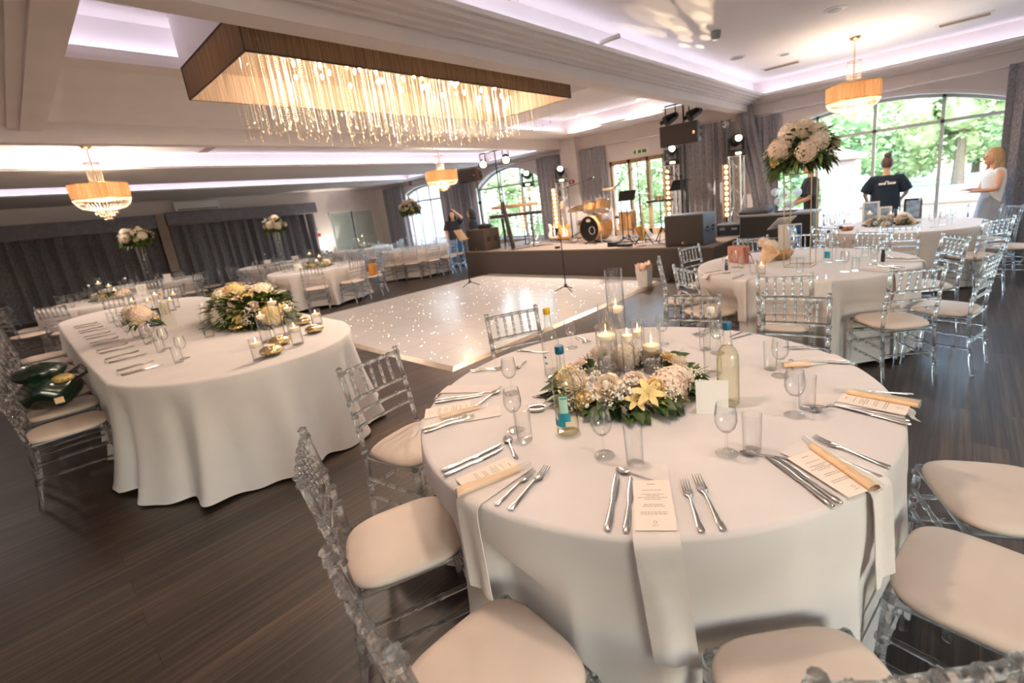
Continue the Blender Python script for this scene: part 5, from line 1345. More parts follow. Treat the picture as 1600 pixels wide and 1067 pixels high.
def top_speaker(label, x, y0, y1, z0, z1, mside, poley):
    k = thing('loudspeaker', label, 'loudspeaker', (x,y0,z0)); w_ = y1-y0; h = z1-z0; d = .38
    P = [(0,0),(0,w_),(d*.55,w_*.95),(d,w_*.72),(d,w_*.28),(d*.55,w_*.05)]
    q = MB().prism([(a,b) for a, b in P], 0, h)
    # tapered in height towards the back
    for i, v in enumerate(q.v):
        t = v.x/d; q.v[i] = V((v.x, v.y, h/2+(v.z-h/2)*(1-.5*max(0,t-.15))))
    q.build('cabinet', M[mside], k, bevel=.01)
    MB().box((-.02,.01,.01), (0,w_-.01,h-.01)).build('grille', M['grille'], k, bevel=.004)
    MB().box((-.024,.05,h*.4), (-.02,.09,h*.55)).build('badge', M['brass'], k)
    for zz in (.36,.64): MB().ball((.14,.005,h*zz), (.05,.012,.028), 14, 8).build('handle_cup', M['black'], k)
    return k
top_speaker('brown loudspeaker on a pole above the left subwoofer', 7.93, 9.12, 9.78, 2.27, 2.6, 'cabinet', 0)
top_speaker('big dark loudspeaker on a pole above the right subwoofer', 8.0, 3.44, 4.15, 2.3, 2.66, 'caseblue', 0)
def pole(label, x, y, z0, z1, clamp=None, name='speaker_pole'):
    k = thing(name, label, 'stand', (x,y,z0))
    MB().tube([(0,0,0),(0,0,(z1-z0)*.55),(0,0,(z1-z0)*.56),(0,0,z1-z0)], [.019,.019,.015,.015], 12).build('tube', M['blackmat'], k)
    MB().cbox((0,0,(z1-z0)*.55), (.05,.05,.07)).build('collar', M['blackmat'], k, bevel=.006)
    MB().cyl((.02,0,(z1-z0)*.55), (.06,0,(z1-z0)*.55), .01, seg=8).build('knob', M['black'], k)
    return k
pole('black pole between the left subwoofer and its loudspeaker', 8.02, 9.25, 1.11, 2.28)
pole('black pole between the right subwoofer and its loudspeaker', 8.1, 3.82, 1.125, 2.3)
def tripod(k, r, h, m='blackmat', n=3, a0=.3, rad=.01):
    for i in range(n):
        a = a0+2*pi*i/n; MB().tube([(0,0,h),(r*cos(a),r*sin(a),.015)], rad, 8).build('leg', M[m], k)
        MB().ball((r*cos(a),r*sin(a),.015), rad*1.1, 8, 6).build('foot', M['black'], k)
def light_stand(label, x, y, pars, zbar, plabels, aim):
    k = thing('lighting_stand', label, 'lighting stand', (x,y,SZ))
    tripod(k, .3, .45, a0=0)
    MB().cyl((0,0,.1), (0,0,zbar-SZ), .016, seg=10).build('mast', M['blackmat'], k)
    MB().cbox((0,0,.95), (.05,.05,.06)).build('collar', M['blackmat'], k)
    MB().cyl((0,min(pars)-.12,zbar-SZ), (0,max(pars)+.12,zbar-SZ), .014, seg=8).build('crossbar', M['blackmat'], k)
    for dy, l in zip(pars, plabels):
        p = thing('par_lamp', l, 'stage light', (x-.02,y+dy,zbar-.02))
        for s_ in (-.1,.1): MB().box((-.008,s_-.008,-.2), (.008,s_+.008,.0)).build('yoke_arm', M['blackmat'], p)
        d = V(aim).normalized(); c = V((0,0,-.2)); bx = basis(d)
        b = MB().tube([c-d*.15,c-d*.1,c+d*.03,c+d*.1,c+d*.12], [.045,.07,.085,.092,.092], 20).build('can', M['blackmat'], p, smooth=50)
        MB().cyl(c+d*.121, c+d*.124, .08, seg=20).build('lens', M['beamlight'] if aim[1] < 0 else M['black'], p)
        for s_ in (1,-1): MB().add([c+d*.12+bx[0]*.07*s_+bx[1]*.03, c+d*.12+bx[0]*.07*s_-bx[1]*.03, c+d*.17+bx[0]*.12*s_-bx[1]*.04, c+d*.17+bx[0]*.12*s_+bx[1]*.04], [(0,1,2,3)]).build('barn_door', M['blackmat'], p, smooth=0, solid=.003)
    return k
light_stand('tall black lighting stand behind the left subwoofer', 8.52, 9.0, (.45,-.4), 2.97, ('lit par lamp hanging left of the mast above the left loudspeaker','lit par lamp hanging right of the mast above the keyboards'), (-.62,-.62,-.45))
light_stand('tall black lighting stand behind the right loudspeaker', 8.52, 3.93, (.24,-.22), 3.06, ('dark par lamp above the right loudspeaker, left one','dark par lamp above the right loudspeaker, right one'), (-.75,.5,-.4))
def truss(x, y, h, label, hlabel, blabel, bx, by, bz0, bz1, n=10, lit=True):
    k = thing('truss_tower', label, 'truss', (x,y,SZ)); s_ = .105; H_ = h-SZ
    MB().box((-.125,-.125,0), (.125,.125,.012)).build('base_plate', M['alu'], k)
    MB().box((-.14,-.14,H_-.012), (.14,.14,H_)).build('top_plate', M['alu'], k)
    for a in (-s_,s_):
        for b in (-s_,s_): MB().cyl((a,b,.012), (a,b,H_-.012), .019, seg=10).build('chord', M['alu'], k)
    q = MB(); n_ = int(H_/.24)
    for i in range(n_):
        z0, z1 = .04+(H_-.08)*i/n_, .04+(H_-.08)*(i+1)/n_
        if i % 2: z0, z1 = z1, z0
        for a, b in (((-s_,-s_),(s_,-s_)),((s_,-s_),(s_,s_)),((s_,s_),(-s_,s_)),((-s_,s_),(-s_,-s_))): q.cyl((*a,z0), (*b,z1), .008, seg=6)
    q.build('lacing', M['alu'], k)
    m = thing('moving_head_light', hlabel, 'stage light', (x,y,h), R(217))
    MB().box((-.13,-.15,0), (.13,.15,.09)).build('base', M['black'], m, bevel=.015)
    MB().box((.128,-.05,.03), (.132,.05,.06)).build('display', M['bulb'], m)
    for yy in (-.135,.135): MB().box((-.05,yy-.02,.09), (.05,yy+.02,.34)).build('yoke_arm', M['black'], m, bevel=.012)
    MB().box((-.05,-.15,.09), (.05,.15,.115)).build('yoke_bridge', M['black'], m)
    MB().tube([(-.15,0,.27),(-.12,0,.28),(.02,0,.3),(.12,0,.32),(.15,0,.325)], [.06,.1,.11,.1,.085], 22).build('head', M['black'], m, smooth=50)
    MB().cyl((.148,0,.325), (.155,0,.327), .06 if lit else .06, seg=20).build('lens', M['beamlight'] if lit else M['black'], m)
    b = thing('blinder_bar', blabel, 'stage light', (bx,by,bz0), R(217))
    MB().box((-.06,-.06,0), (.0,.06,bz1-bz0)).build('housing', M['timber'], b)
    MB().cyl((-.03,0,-(bz0-SZ)), (-.03,0,0), .015, seg=8).build('stand_tube', M['blackmat'], b)
    MB().cyl((-.03,0,-(bz0-SZ)), (-.03,0,-(bz0-SZ)+.015), .065, seg=16).build('stand_foot', M['blackmat'], b)
    L_ = None
    for i in range(n):
        z = (bz1-bz0)*(i+.5)/n
        if L_ is None: L_ = MB().lathe([(0,.012),(.022,.01),(.033,.002),(.035,0)], 18).build('lamp', M['blinder'], b); L_.matrix_local = Matrix.Translation((.001,0,z)) @ Matrix.Rotation(R(90),4,'Y')
        else: c = cpart(L_, b, (.001,0,z), (0,R(90),0))
    return k
truss(9.0,8.42,2.02,'aluminium truss tower in front of the keyboard window','moving head light on the truss before the keyboard window','vertical bar of warm round lamps beside the keyboards', 8.75,8.52,.92,1.82)
truss(9.5,7.72,2.03,'aluminium truss tower behind the two guitars','moving head light on the truss behind the guitars','vertical bar of warm round lamps left of the truss behind the guitars', 9.3,7.86,.9,1.9)
truss(9.55,4.72,2.06,'aluminium truss tower mostly behind the right loudspeaker','moving head light just below the right loudspeaker','vertical bar of warm round lamps above the right subwoofer', 9.3,4.7,.9,1.98)
truss(9.68,3.4,2.06,'aluminium truss tower right of the right subwoofer','moving head light on the rightmost truss by the curtain','vertical bar of warm round lamps left of the rightmost truss', 9.5,3.54,.9,1.93)
# black case on the left subwoofer, leaning board
k = thing('gear_bag', 'small black padded bag on top of the left subwoofer', 'bag', (7.9,9.05,1.112), R(20)); MB().box((-.1,-.16,0), (.1,.16,.11)).build('body', M['black'], k, bevel=.03); MB().tube([(0,-.08,.105),(0,0,.14),(0,.08,.105)], .008, 8).build('handle', M['black'], k)
k = thing('leaning_board', 'dark narrow board leaning in front of the keyboards', 'board', (7.75,7.98,SZ+.02)); o = MB().box((0,-.06,0), (.03,.06,1.16)).build('plank', M['grille'], k, bevel=.004); o.rotation_euler = (R(-17),R(8),0)
# keyboards on a stand
k = thing('keyboard_stand', 'black X-braced stand carrying two keyboards', 'stand', (8.25,8.25,SZ), R(-47))
for s_ in (-.35,.35):
    for a, b in (((-.22,.0),(.22,.78)),((.22,.0),(-.22,.78))): MB().cyl((s_,a[0],.015), (s_,b[0],b[1]-.04), .013, seg=8).build('brace', M['blackmat'], k)
    MB().cyl((s_,-.24,.015), (s_,.24,.015), .014, seg=8).build('foot_bar', M['blackmat'], k)
    MB().cyl((s_,-.2,.74), (s_,.2,.74), .014, seg=8).build('support_arm', M['blackmat'], k)
    MB().tube([(s_,.18,.74),(s_,.24,.92),(s_,-.05,.945)], .012, 8).build('upper_arm', M['blackmat'], k)
def keyboard(label, z, body, L_, dy, end=None):
    k = thing('keyboard', label, 'keyboard', (8.25,8.25,SZ+z), R(-47))
    MB().box((-L_/2,dy-.15,0), (L_/2,dy+.15,.075)).build('case', M[body], k, bevel=.008)
    q = MB(); n = int((L_-.2)/.0235)
    for i in range(n): q.box((-L_/2+.14+i*.0235,dy-.148,.075), (-L_/2+.1615+i*.0235,dy-.01,.083))
    q.build('white_keys', M['white'], k, smooth=0)
    q = MB()
    for i in range(n):
        if i % 7 in (0,1,3,4,5): q.box((-L_/2+.155+i*.0235,dy-.1,.083), (-L_/2+.169+i*.0235,dy-.01,.092))
    q.build('black_keys', M['black'], k, smooth=0)
    MB().box((-L_/2+.14,dy+.02,.0755), (L_/2-.06,dy+.13,.079)).build('control_panel', M['black'], k)
    if end:
        for s_ in (-1,1): MB().box((s_*L_/2-.012,dy-.15,-.002), (s_*L_/2+.012,dy+.15,.09)).build('end_cheek', M[end], k)
keyboard('upper pale keyboard on the stage stand', .96, 'timber', 1.15, .1)
keyboard('lower black keyboard with red ends on the stage stand', .755, 'black', 1.25, -.05, 'red')
# microphone and music stands
def mic_stand(label, x, y, z, h, boom=None, mic=True, r=.2, top=None):
    k = thing('microphone_stand', label, 'microphone stand', (x,y,z)); tripod(k, r, .1, rad=.008, a0=random.uniform(0,2))
    MB().tube([(0,0,.08),(0,0,h*.55),(0,0,h*.56),(0,0,h)], [.011,.011,.008,.008], 8).build('shaft', M['blackmat'], k)
    MB().cbox((0,0,.1), (.035,.035,.06)).build('hub', M['black'], k)
    e = V((0,0,h))
    if boom:
        e = V((0,0,h))+V(boom); MB().tube([V((0,0,h))-V(boom)*.3, e], .006, 8).build('boom', M['blackmat'], k); MB().ball((0,0,h), .018, 8, 6).build('clutch', M['black'], k)
    if mic:
        d = (V(boom).normalized() if boom else V((-.6,-.3,.35)).normalized())
        MB().tube([e, e+d*.12, e+d*.15], [.01,.013,.018], 10).build('microphone', M['blackmat'], k); MB().ball(e+d*.165, .022, 10, 8).build('grille', M['grey'], k)
    return k
mic_stand('microphone stand in the middle of the dance floor, empty clip on top', 6.18, 5.17, .031, .95, mic=True)
k = mic_stand('straight stand with amber desk at the left of the dance floor', 6.18, 7.8, .031, 1.0, mic=False)
o = MB().box((-.17,-.01,-.02), (.17,.01,.22)).build('music_desk', M['timber'], k); o.location = (0,0,1.0); o.rotation_euler = (R(-28),0,R(25))
o = MB().box((-.17,-.045,-.03), (.17,.01,-.015)).build('ledge', M['timber'], k); o.location = (0,0,1.0); o.rotation_euler = (R(-28),0,R(25))
mic_stand('boom microphone stand behind the keyboards', 8.75, 8.22, SZ, 1.15, (-.35,-.12,.15))
mic_stand('boom microphone stand beside the guitars and pillar', 9.2, 7.3, SZ, 1.3, (.2,-.45,.12))
mic_stand('tall straight microphone stand right of the drum kit', 8.45, 5.35, SZ, 1.35)
mic_stand('very tall boom stand reaching above the exit sign', 8.35, 4.85, SZ, 1.55, (-.18,.28,-.3))
mic_stand('boom stand in front of the bass drum with low microphone', 8.35, 6.05, SZ, .4, (-.05,.3,-.12))
mic_stand('short boom stand near the right subwoofer with dark microphone', 8.95, 4.1, SZ, 1.15, (-.2,.2,.1))
for lab, x, y, h, rz in (('black music stand with tilted desk right of the drums',8.1,5.0,.96,R(140)),('dark music stand behind the right subwoofer poles',8.9,4.3,1.05,R(150))):
    k = thing('music_stand', lab, 'music stand', (x,y,SZ)); tripod(k, .25, .2, rad=.008)
    MB().cyl((0,0,.1), (0,0,h), .009, seg=8).build('shaft', M['blackmat'], k)
    o = MB().box((-.17,-.006,-.02), (.17,.006,.22)).build('desk', M['black'], k, bevel=.003); o.location = (0,0,h-.08); o.rotation_euler = (R(-35),0,rz)
    o = MB().box((-.1,-.012,.02), (.12,-.006,.2)).build('sheet', M['white'], k); o.location = (0,0,h-.08); o.rotation_euler = (R(-35),0,rz)
# guitars
def guitar(label, x, y, rz, m, s=1):
    k = thing('electric_guitar', label, 'guitar', (x,y,SZ+.06), rz); 
    out = [(.0,.0),(.1,.0),(.165,.06),(.17,.14),(.125,.21),(.13,.27),(.155,.33),(.13,.38),(.07,.35),(.045,.31),(-.045,.31),(-.06,.36),(-.13,.4),(-.155,.35),(-.13,.27),(-.13,.2),(-.175,.13),(-.165,.05),(-.1,.0)]
    q = MB().prism(out, -.022, .022); q.M = Matrix()
    o = q.build('body', M[m], k, bevel=.012, smooth=50)
    p = MB().prism([(-.06,.06),(.09,.07),(.1,.2),(.03,.29),(-.05,.29)], .0225, .026).build('pickguard', M['white'] if m == 'sunburst' else M['black'], o)
    nk_ = MB().box((-.024,.28,.01), (.024,.78,.03)).build('neck', M['timber'], o); MB().prism([(-.03,.78),(.03,.78),(.045,.95),(-.03,.93)], .008, .024).build('headstock', M['timber'], o)
    for yy in (.13,.2): MB().box((-.04,yy,.024), (.04,yy+.025,.032)).build('pickup', M['black'], o)
    MB().box((-.012,.08,.03), (.012,.78,.033)).build('strings', M['steel'], o)
    o.rotation_euler = (R(78),0,0)
    return k
def gstand(label, x, y, rz):
    k = thing('guitar_stand', label, 'stand', (x,y,SZ), rz)
    for s_ in (-.13,.13): MB().tube([(s_,-.1,.01),(s_*.6,0,.06),(0,.12,.5)], .009, 8).build('leg', M['blackmat'], k)
    MB().tube([(0,.12,.5),(0,.28,.01)], .009, 8).build('rear_leg', M['blackmat'], k)
    MB().tube([(-.1,-.09,.06),(-.1,-.0,.055),(.1,-.0,.055),(.1,-.09,.06)], .008, 8).build('cradle', M['black'], k)
gstand('stand holding the cream guitar', 9.3, 7.97, R(-52)); gstand('stand holding the amber guitar', 9.02, 7.42, R(-52))
guitar('cream electric guitar on a stand left of the amber one', 9.28, 7.95, R(-52), 'guitarw'); guitar('amber electric guitar on a stand before the lamp bar', 9.0, 7.4, R(-52), 'sunburst')
# amplifiers
for lab, z, h in (('lower pale combo amplifier against the stage pillar',SZ,.42),('upper pale combo amplifier stacked against the stage pillar',SZ+.425,.36)):
    k = thing('guitar_amplifier', lab, 'amplifier', (9.76,7.25,z), 0)
    MB().box((-.12,-.2,0), (.12,.24,h)).build('cabinet', M['grey'], k, bevel=.012); MB().box((-.128,-.17,.03), (-.118,.21,h-.1)).build('grille_cloth', M['silver'], k); MB().box((-.128,-.17,h-.08), (-.118,.21,h-.02)).build('control_panel', M['black'], k)
# drum kit
def drum(k, name, c, ax, r, L_, front, m='birch'):
    ax = V(ax).normalized(); c = V(c); x, y, _ = basis(ax)
    o = MB().tube([c-ax*L_/2, c-ax*L_/2*.5, c+ax*L_/2*.5, c+ax*L_/2], r, 36, cap=False).build(name, M[m], k, smooth=60)
    for s_ in (-1,1):
        e = c+ax*(L_/2)*s_
        MB().tube([e-ax*.014*s_, e-ax*.013*s_, e+ax*.014*s_, e+ax*.015*s_], [r,r+.01,r+.01,r-.004], 36, cap=False).build('hoop', M[m] if name == 'bass_drum' else M['chrome'], o, smooth=50)
        MB().cyl(e+ax*.002*s_, e+ax*.004*s_, r-.004, seg=36).build('drum_head', front if s_ < 0 else M['headw'], o)
    for i in range(8):
        a = 2*pi*i/8+.2; d = x*cos(a)+y*sin(a)
        MB().cyl(c-ax*L_*.3+d*(r+.008), c+ax*L_*.3+d*(r+.008), .008, seg=6).build('lug', M['chrome'], o)
    return o
k = thing('drum_kit', 'pale birch drum kit with black front head in the middle of the stage', 'drum kit', (8.62,6.3,SZ))
ax = V((1,-.12,0)).normalized(); bc = V((.18,-.02,.31))
o = drum(k, 'bass_drum', bc, ax, .285, .46, M['head'])
e = bc-ax*.236; x_ = V((-ax.y,ax.x,0))
q = MB(); 
for i in range(24): pass
ring = [e-ax*.004+x_*(-.09+.085*cos(2*pi*i/24))+V((0,0,-.03+.085*sin(2*pi*i/24))) for i in range(25)]
MB().tube(ring, .009, 8).build('port_ring', M['headw'], o)
MB().prism([(-.06,-.03),(.05,-.03),(.07,0),(.05,.035),(-.03,.04),(-.07,.01)], 0, .002).build('head_logo', M['headw'], o).matrix_local = Matrix.Translation(e-ax*.002+V((0,0,.19))) @ Matrix(((-x_.x,0,-ax.x,0),(-x_.y,0,-ax.y,0),(0,1,0,0),(0,0,0,1)))
for s_ in (-1,1): MB().tube([bc-ax*.15+x_*.27*s_+V((0,0,-.05)), bc-ax*.3+x_*.4*s_+V((0,0,-.305))], .011, 8).build('spur', M['chrome'], k)
drum(k, 'rack_tom', (.22,.13,.78), (.35,0,1), .15, .2, M['headw']); drum(k, 'rack_tom', (.24,-.22,.8), (.35,0,1), .165, .22, M['headw'])
drum(k, 'floor_tom', (.7,-.55,.4), (0,0,1), .2, .4, M['headw']); drum(k, 'snare_drum', (.75,.25,.62), (0,0,1), .17, .13, M['headw'], 'chrome')
for i in range(3): a = i*2.1; MB().cyl((.7+.21*cos(a),-.55+.21*sin(a),0), (.7+.21*cos(a),-.55+.21*sin(a),.35), .009, seg=6).build('floor_tom_leg', M['chrome'], k)
MB().tube([(.75,.25,.55),(.75,.25,.25)], .012, 8).build('snare_stand', M['chrome'], k)
for cx_, cy_, cz_, r_, tl in ((.35,.62,.78,.22,(-.35,.15)),(.35,-.42,1.14,.24,(.12,-.1)),(.8,-.85,.98,.25,(.1,.1)),(.85,.62,.85,.17,(0,0))):
    MB().cyl((cx_,cy_,.25), (cx_,cy_,cz_), .011, seg=8).build('cymbal_stand', M['chrome'], k)
    for i in range(3): a = i*2.09+cx_; MB().tube([(cx_,cy_,.28),(cx_+.24*cos(a),cy_+.24*sin(a),.01)], .008, 6).build('stand_leg', M['chrome'], k)
    c_ = MB().lathe([(0,.03),(.03,.027),(.045,.012),(r_*.6,.004),(r_,-.006),(r_,-.008),(r_*.6,.002),(.045,.009),(0,.02)], 32).build('cymbal', M['cymbal'], k, smooth=60); c_.location = (cx_,cy_,cz_); c_.rotation_euler = (tl[0],tl[1],0)
MB().cyl((1.15,-.1,0), (1.15,-.1,.45), .025, seg=10).build('stool_post', M['chrome'], k); MB().lathe([(0,.5),(.15,.5),(.165,.47),(.15,.44),(0,.44)], 20, (1.15,-.1,0)).build('stool_seat', M['black'], k)
# saxophone, percussion tray, pedals
k = thing('saxophone', 'brass saxophone standing left of the right subwoofer', 'saxophone', (8.05,4.62,SZ))
MB().tube([(.0,.0,.78),(.03,0,.82),(.0,0,.74),(0,0,.45),(-.01,0,.2),(-.05,0,.1),(-.11,0,.12),(-.15,0,.25),(-.18,0,.36)], [.01,.011,.014,.022,.034,.04,.042,.05,.075], 14, cap=False).build('bore', M['brass'], k, smooth=60)
for i in range(7): MB().cyl((.022,0,.3+i*.06), (.04,.012,.3+i*.06), .014, seg=10).build('key', M['brass'], k)
tripod(k, .2, .28, a0=.4)
k = thing('percussion_tray', 'black percussion tray on a stand above the saxophone', 'stand', (8.35,4.4,SZ)); tripod(k, .18, .3, a0=1.2)
MB().cyl((0,0,.2), (0,0,.78), .011, seg=8).build('shaft', M['blackmat'], k); MB().box((-.15,-.22,.78), (.15,.22,.82)).build('tray', M['black'], k, bevel=.008)
for i in range(3): MB().cyl((-.05+.05*i,-.1+.1*i,.82), (-.05+.05*i,-.1+.1*i,.89), .03, seg=12).build('shaker', M['timber'], k)
for lab, x, y, s_ in (('black pedal unit on the stage floor before the drums',7.9,5.25,(.2,.14,.09)),('small effects pedal near the stage edge',7.75,6.6,(.1,.07,.05)),('flat pedal board left of the saxophone',7.85,4.95,(.28,.14,.05))):
    k = thing('effects_pedal', lab, 'pedal', (x,y,SZ)); MB().box((-s_[1]/2,-s_[0]/2,0), (s_[1]/2,s_[0]/2,s_[2])).build('box', M['black'], k, bevel=.006); MB().cyl((0,0,s_[2]), (0,0,s_[2]+.012), .012, seg=10).build('switch', M['chrome'], k)
r_ = random.Random(4)
for lab, x, y in (('tangle of black cable on the stage under the keyboards',8.15,7.75),('loose black cable on the stage beside the drum kit',8.35,5.5),('black cable coil on the stage near the saxophone',8.6,4.9),('black cable behind the right subwoofer',8.7,3.9)):
    k = thing('audio_cable', lab, 'cable', (x,y,SZ)); P = [(r_.uniform(-.4,.4)+.25*cos(i*1.3), r_.uniform(-.25,.25)+.3*sin(i*1.3), .008) for i in range(10)]
    P = [tuple(V(P[i]).lerp(V(P[i+1]), t/4)) for i in range(9) for t in range(4)]
    MB().tube([(a_, b_, .009) for a_, b_, _ in P], .006, 6).build('cord', M['black'], k, smooth=60)
# flight cases and DJ desk at the right
def fcase(label, x, y, z, d, m='case', lid=True):
    k = thing('flight_case', label, 'case', (x,y,z)); a, b, c = d
    MB().box((-a/2,-b/2,0), (a/2,b/2,c)).build('shell', M[m], k, bevel=.006)
    q = MB()
    for xx in (-a/2,a/2):
        for yy in (-b/2,b/2): q.cbox((xx,yy,c/2), (.025,.025,c+.006))
    for zz in (0.004,c):
        for yy in (-b/2,b/2): q.cbox((0,yy,zz), (a,.022,.022))
        for xx in (-a/2,a/2): q.cbox((xx,0,zz), (.022,b,.022))
    q.build('edging', M['alu'], k)
    for yy in (-b/4,b/4): MB().box((-a/2-.014,yy-.05,c*.55), (-a/2,yy+.05,c*.75)).build('latch', M['alu'], k)
    return k
fcase('black rack case with silver edging at the foot of the rightmost truss', 9.1, 3.3, SZ, (.4,.46,.22))
fcase('brown equipment case on the stack left of the tall flowers', 8.32, 2.62, .37, (.4,.62,.2), 'cabinet')
fcase('dark lower flight case behind the second table', 8.32, 2.62, .0, (.44,.7,.355))
k = thing('dj_desk', 'black desk with pale top in front of the man in the dark shirt', 'desk', (8.85,2.4,0))
MB().box((-.28,-.62,.94), (.28,.62,.98)).build('top', M['grey'], k, bevel=.006); MB().box((-.24,-.58,0), (.24,.58,.94)).build('cloth_front', M['black'], k)
k = thing('mixer', 'black mixing console on the DJ desk', 'mixer', (8.85,2.77,.982)); MB().add([(-.2,-.25,0),(.2,-.25,0),(.2,.25,0),(-.2,.25,0),(-.2,-.25,.04),(.2,-.25,.1),(.2,.25,.1),(-.2,.25,.04)], [(3,2,1,0),(4,5,6,7),(0,1,5,4),(1,2,6,5),(2,3,7,6),(3,0,4,7)]).build('chassis', M['black'], k, bevel=.004)
q = MB()
for i in range(8):
    for j in range(4): q.cyl((-.12+.08*j,-.2+.055*i,.05+.012*j+.004), (-.12+.08*j,-.2+.055*i,.075+.012*j), .009, seg=8)
q.build('knobs', M['grey'], k)
k = thing('globe_lamp_cluster', 'cluster of clear globes and reflectors on the DJ desk', 'lamp', (8.8,2.26,.982))
k.scale = (.82,.82,.82)
MB().box((-.1,-.2,0), (.1,.2,.03)).build('base', M['black'], k); gb = None
for p, r in (((0,-.05,.14),.1),((.03,.16,.22),.09),((-.02,.02,.36),.1),((.03,-.2,.38),.09),((.0,.22,.42),.08)):
    if gb is None: gb = MB().ball((0,0,0), .1, 20, 14).build('globe', M['film'], k, smooth=180); gb.location = p
    else: cpart(gb, k, p, (0,0,0), r/.1)
    MB().cyl((0,p[1]*.6,.03), (p[0],p[1],p[2]-r), .006, seg=6).build('stem', M['chrome'], k); MB().ball(p, r*.5, 12, 8).build('reflector', M['chrome'], k)
k = thing('sign_board', 'white leaning sheet with grey lines on the equipment stack', 'sign', (8.36,2.3,.75), R(150))
o = MB().box((-.19,-.004,0), (.19,.004,.3)).build('sheet', M['white'], k); o.rotation_euler = (R(-52),0,0); o2 = MB().box((-.1,-.006,.12), (.1,-.004,.2)).build('print', M['grey'], o)
k = thing('sign_board', 'white and blue printed panel standing behind the gold flower stand', 'sign', (8.2,2.05,.425), R(-70))
MB().box((-.17,-.01,0), (.17,.01,.4)).build('panel', M['white'], k); MB().box((.02,-.014,.02), (.16,-.01,.38)).build('print', M['jeans'], k)
fcase('small dark case under the white and blue panel', 8.2, 2.03, 0, (.3,.38,.41))
k = thing('folding_chair', 'dark folded chair leaning by the curtain at the right edge', 'chair', (9.2,-1.0,0), R(30))
for s_ in (-.19,.19): MB().tube([(s_,-.15,.0),(s_,.1,.55),(s_,.16,.85)], .012, 8).build('frame_tube', M['grey'], k); MB().tube([(s_*.9,.25,0),(s_*.9,-.0,.45)], .012, 8).build('rear_tube', M['grey'], k)
MB().grid(lambda u, v: ((u-.5)*.42,.12+.03*v-.03*sin(pi*u),.6+.26*v), 8, 4).build('backrest', M['black'], k, solid=.02); MB().box((-.19,-.18,.44), (.19,.12,.46)).build('seat', M['black'], k, bevel=.008)
# ------------------------------------------------------------------ people
def skin_obj(name, chains, m, parent, sub=2):
    """chains: list of [(p, r), ...]; the first point of a chain may repeat an earlier point to branch from it"""
    vs = []; rs = []; es = []; key = {}
    for ch in chains:
        prev = None
        for p, r in ch:
            kx = tuple(round(c, 4) for c in p)
            if kx in key: i = key[kx]
            else: i = len(vs); key[kx] = i; vs.append(p); rs.append(r if isinstance(r, tuple) else (r, r))
            if prev is not None and prev != i: es.append((prev, i))
            prev = i
    me = bpy.data.meshes.new(name); me.from_pydata(vs, es, [])
    o = bpy.data.objects.new(name, me); COL.objects.link(o)
    md = o.modifiers.new('s', 'SKIN'); md.use_smooth_shade = True
    for i, sv in enumerate(me.skin_vertices[0].data): sv.radius = rs[i]; sv.use_root = (i == 0)
    s2 = o.modifiers.new('u', 'SUBSURF'); s2.levels = sub; s2.render_levels = sub
    dg = bpy.context.evaluated_depsgraph_get(); ev = o.evaluated_get(dg)
    nm = bpy.data.meshes.new_from_object(ev); bpy.data.objects.remove(o)
    nm.polygons.foreach_set('use_smooth', [True]*len(nm.polygons)); nm.materials.clear(); nm.materials.append(m)
    o = bpy.data.objects.new(name, nm); COL.objects.link(o); o.parent = parent
    return o
def head_detail(parent, c, yaw, pitch, skin):
    """nose, ears, eyes, lips on a head centred at c that faces local +x after yaw"""
    k = MB()
    k.ball((.0,0,.0), (.095,.075,.118), 20, 14, lambda a, t: 1-.1*max(0, -sin(t))*abs(sin(a)))
    k.ball((.055,0,-.06), (.045,.045,.05), 12, 8)
    k.tube([(.085,0,.02),(.104,0,-.012),(.112,0,-.028),(.092,0,-.036)], [.008,.012,.014,.007], 8)
    for s in (-1,1): k.ball((-.005,.077*s,-.005), (.018,.008,.03), 10, 6)
    k.tube([(.088,-.022,-.066),(.096,0,-.064),(.088,.022,-.066)], [.004,.007,.004], 6)
    o = k.build('head', skin, parent, smooth=180)
    e = MB()
    for s in (-1,1): e.ball((.083,.03*s,.012), (.01,.013,.008), 8, 6)
    e.build('eyes', M['black'], o, smooth=180)
    o.location = c; o.rotation_euler = (0, pitch, yaw)
    return o
def hand(ch, w, d, up, s=1):
    """palm and five fingers as extra chains from wrist w heading d"""
    d = V(d).normalized(); up = V(up).normalized(); x = d.cross(up).normalized(); w = V(w); palm = w+d*.075*s
    ch.append([(tuple(w), (.024*s,.018*s)), (tuple(palm), (.034*s,.016*s))])
    for i, (o_, l_) in enumerate(((-.03,.065),(-.01,.078),(.01,.072),(.028,.055))):
        a = palm+x*o_*s+d*.008*s; b = a+d*l_*.55*s-up*.008*s; c = a+d*l_*s-up*.028*s
        ch.append([(tuple(palm), .016*s), (tuple(a), .0085*s), (tuple(b), .008*s), (tuple(c), .006*s)])
    q = w+d*.03*s; ch.append([(tuple(w), (.024*s,.018*s)), (tuple(q-x*.03*s-up*.004), .011*s), (tuple(q-x*.052*s+d*.035*s), .008*s)])
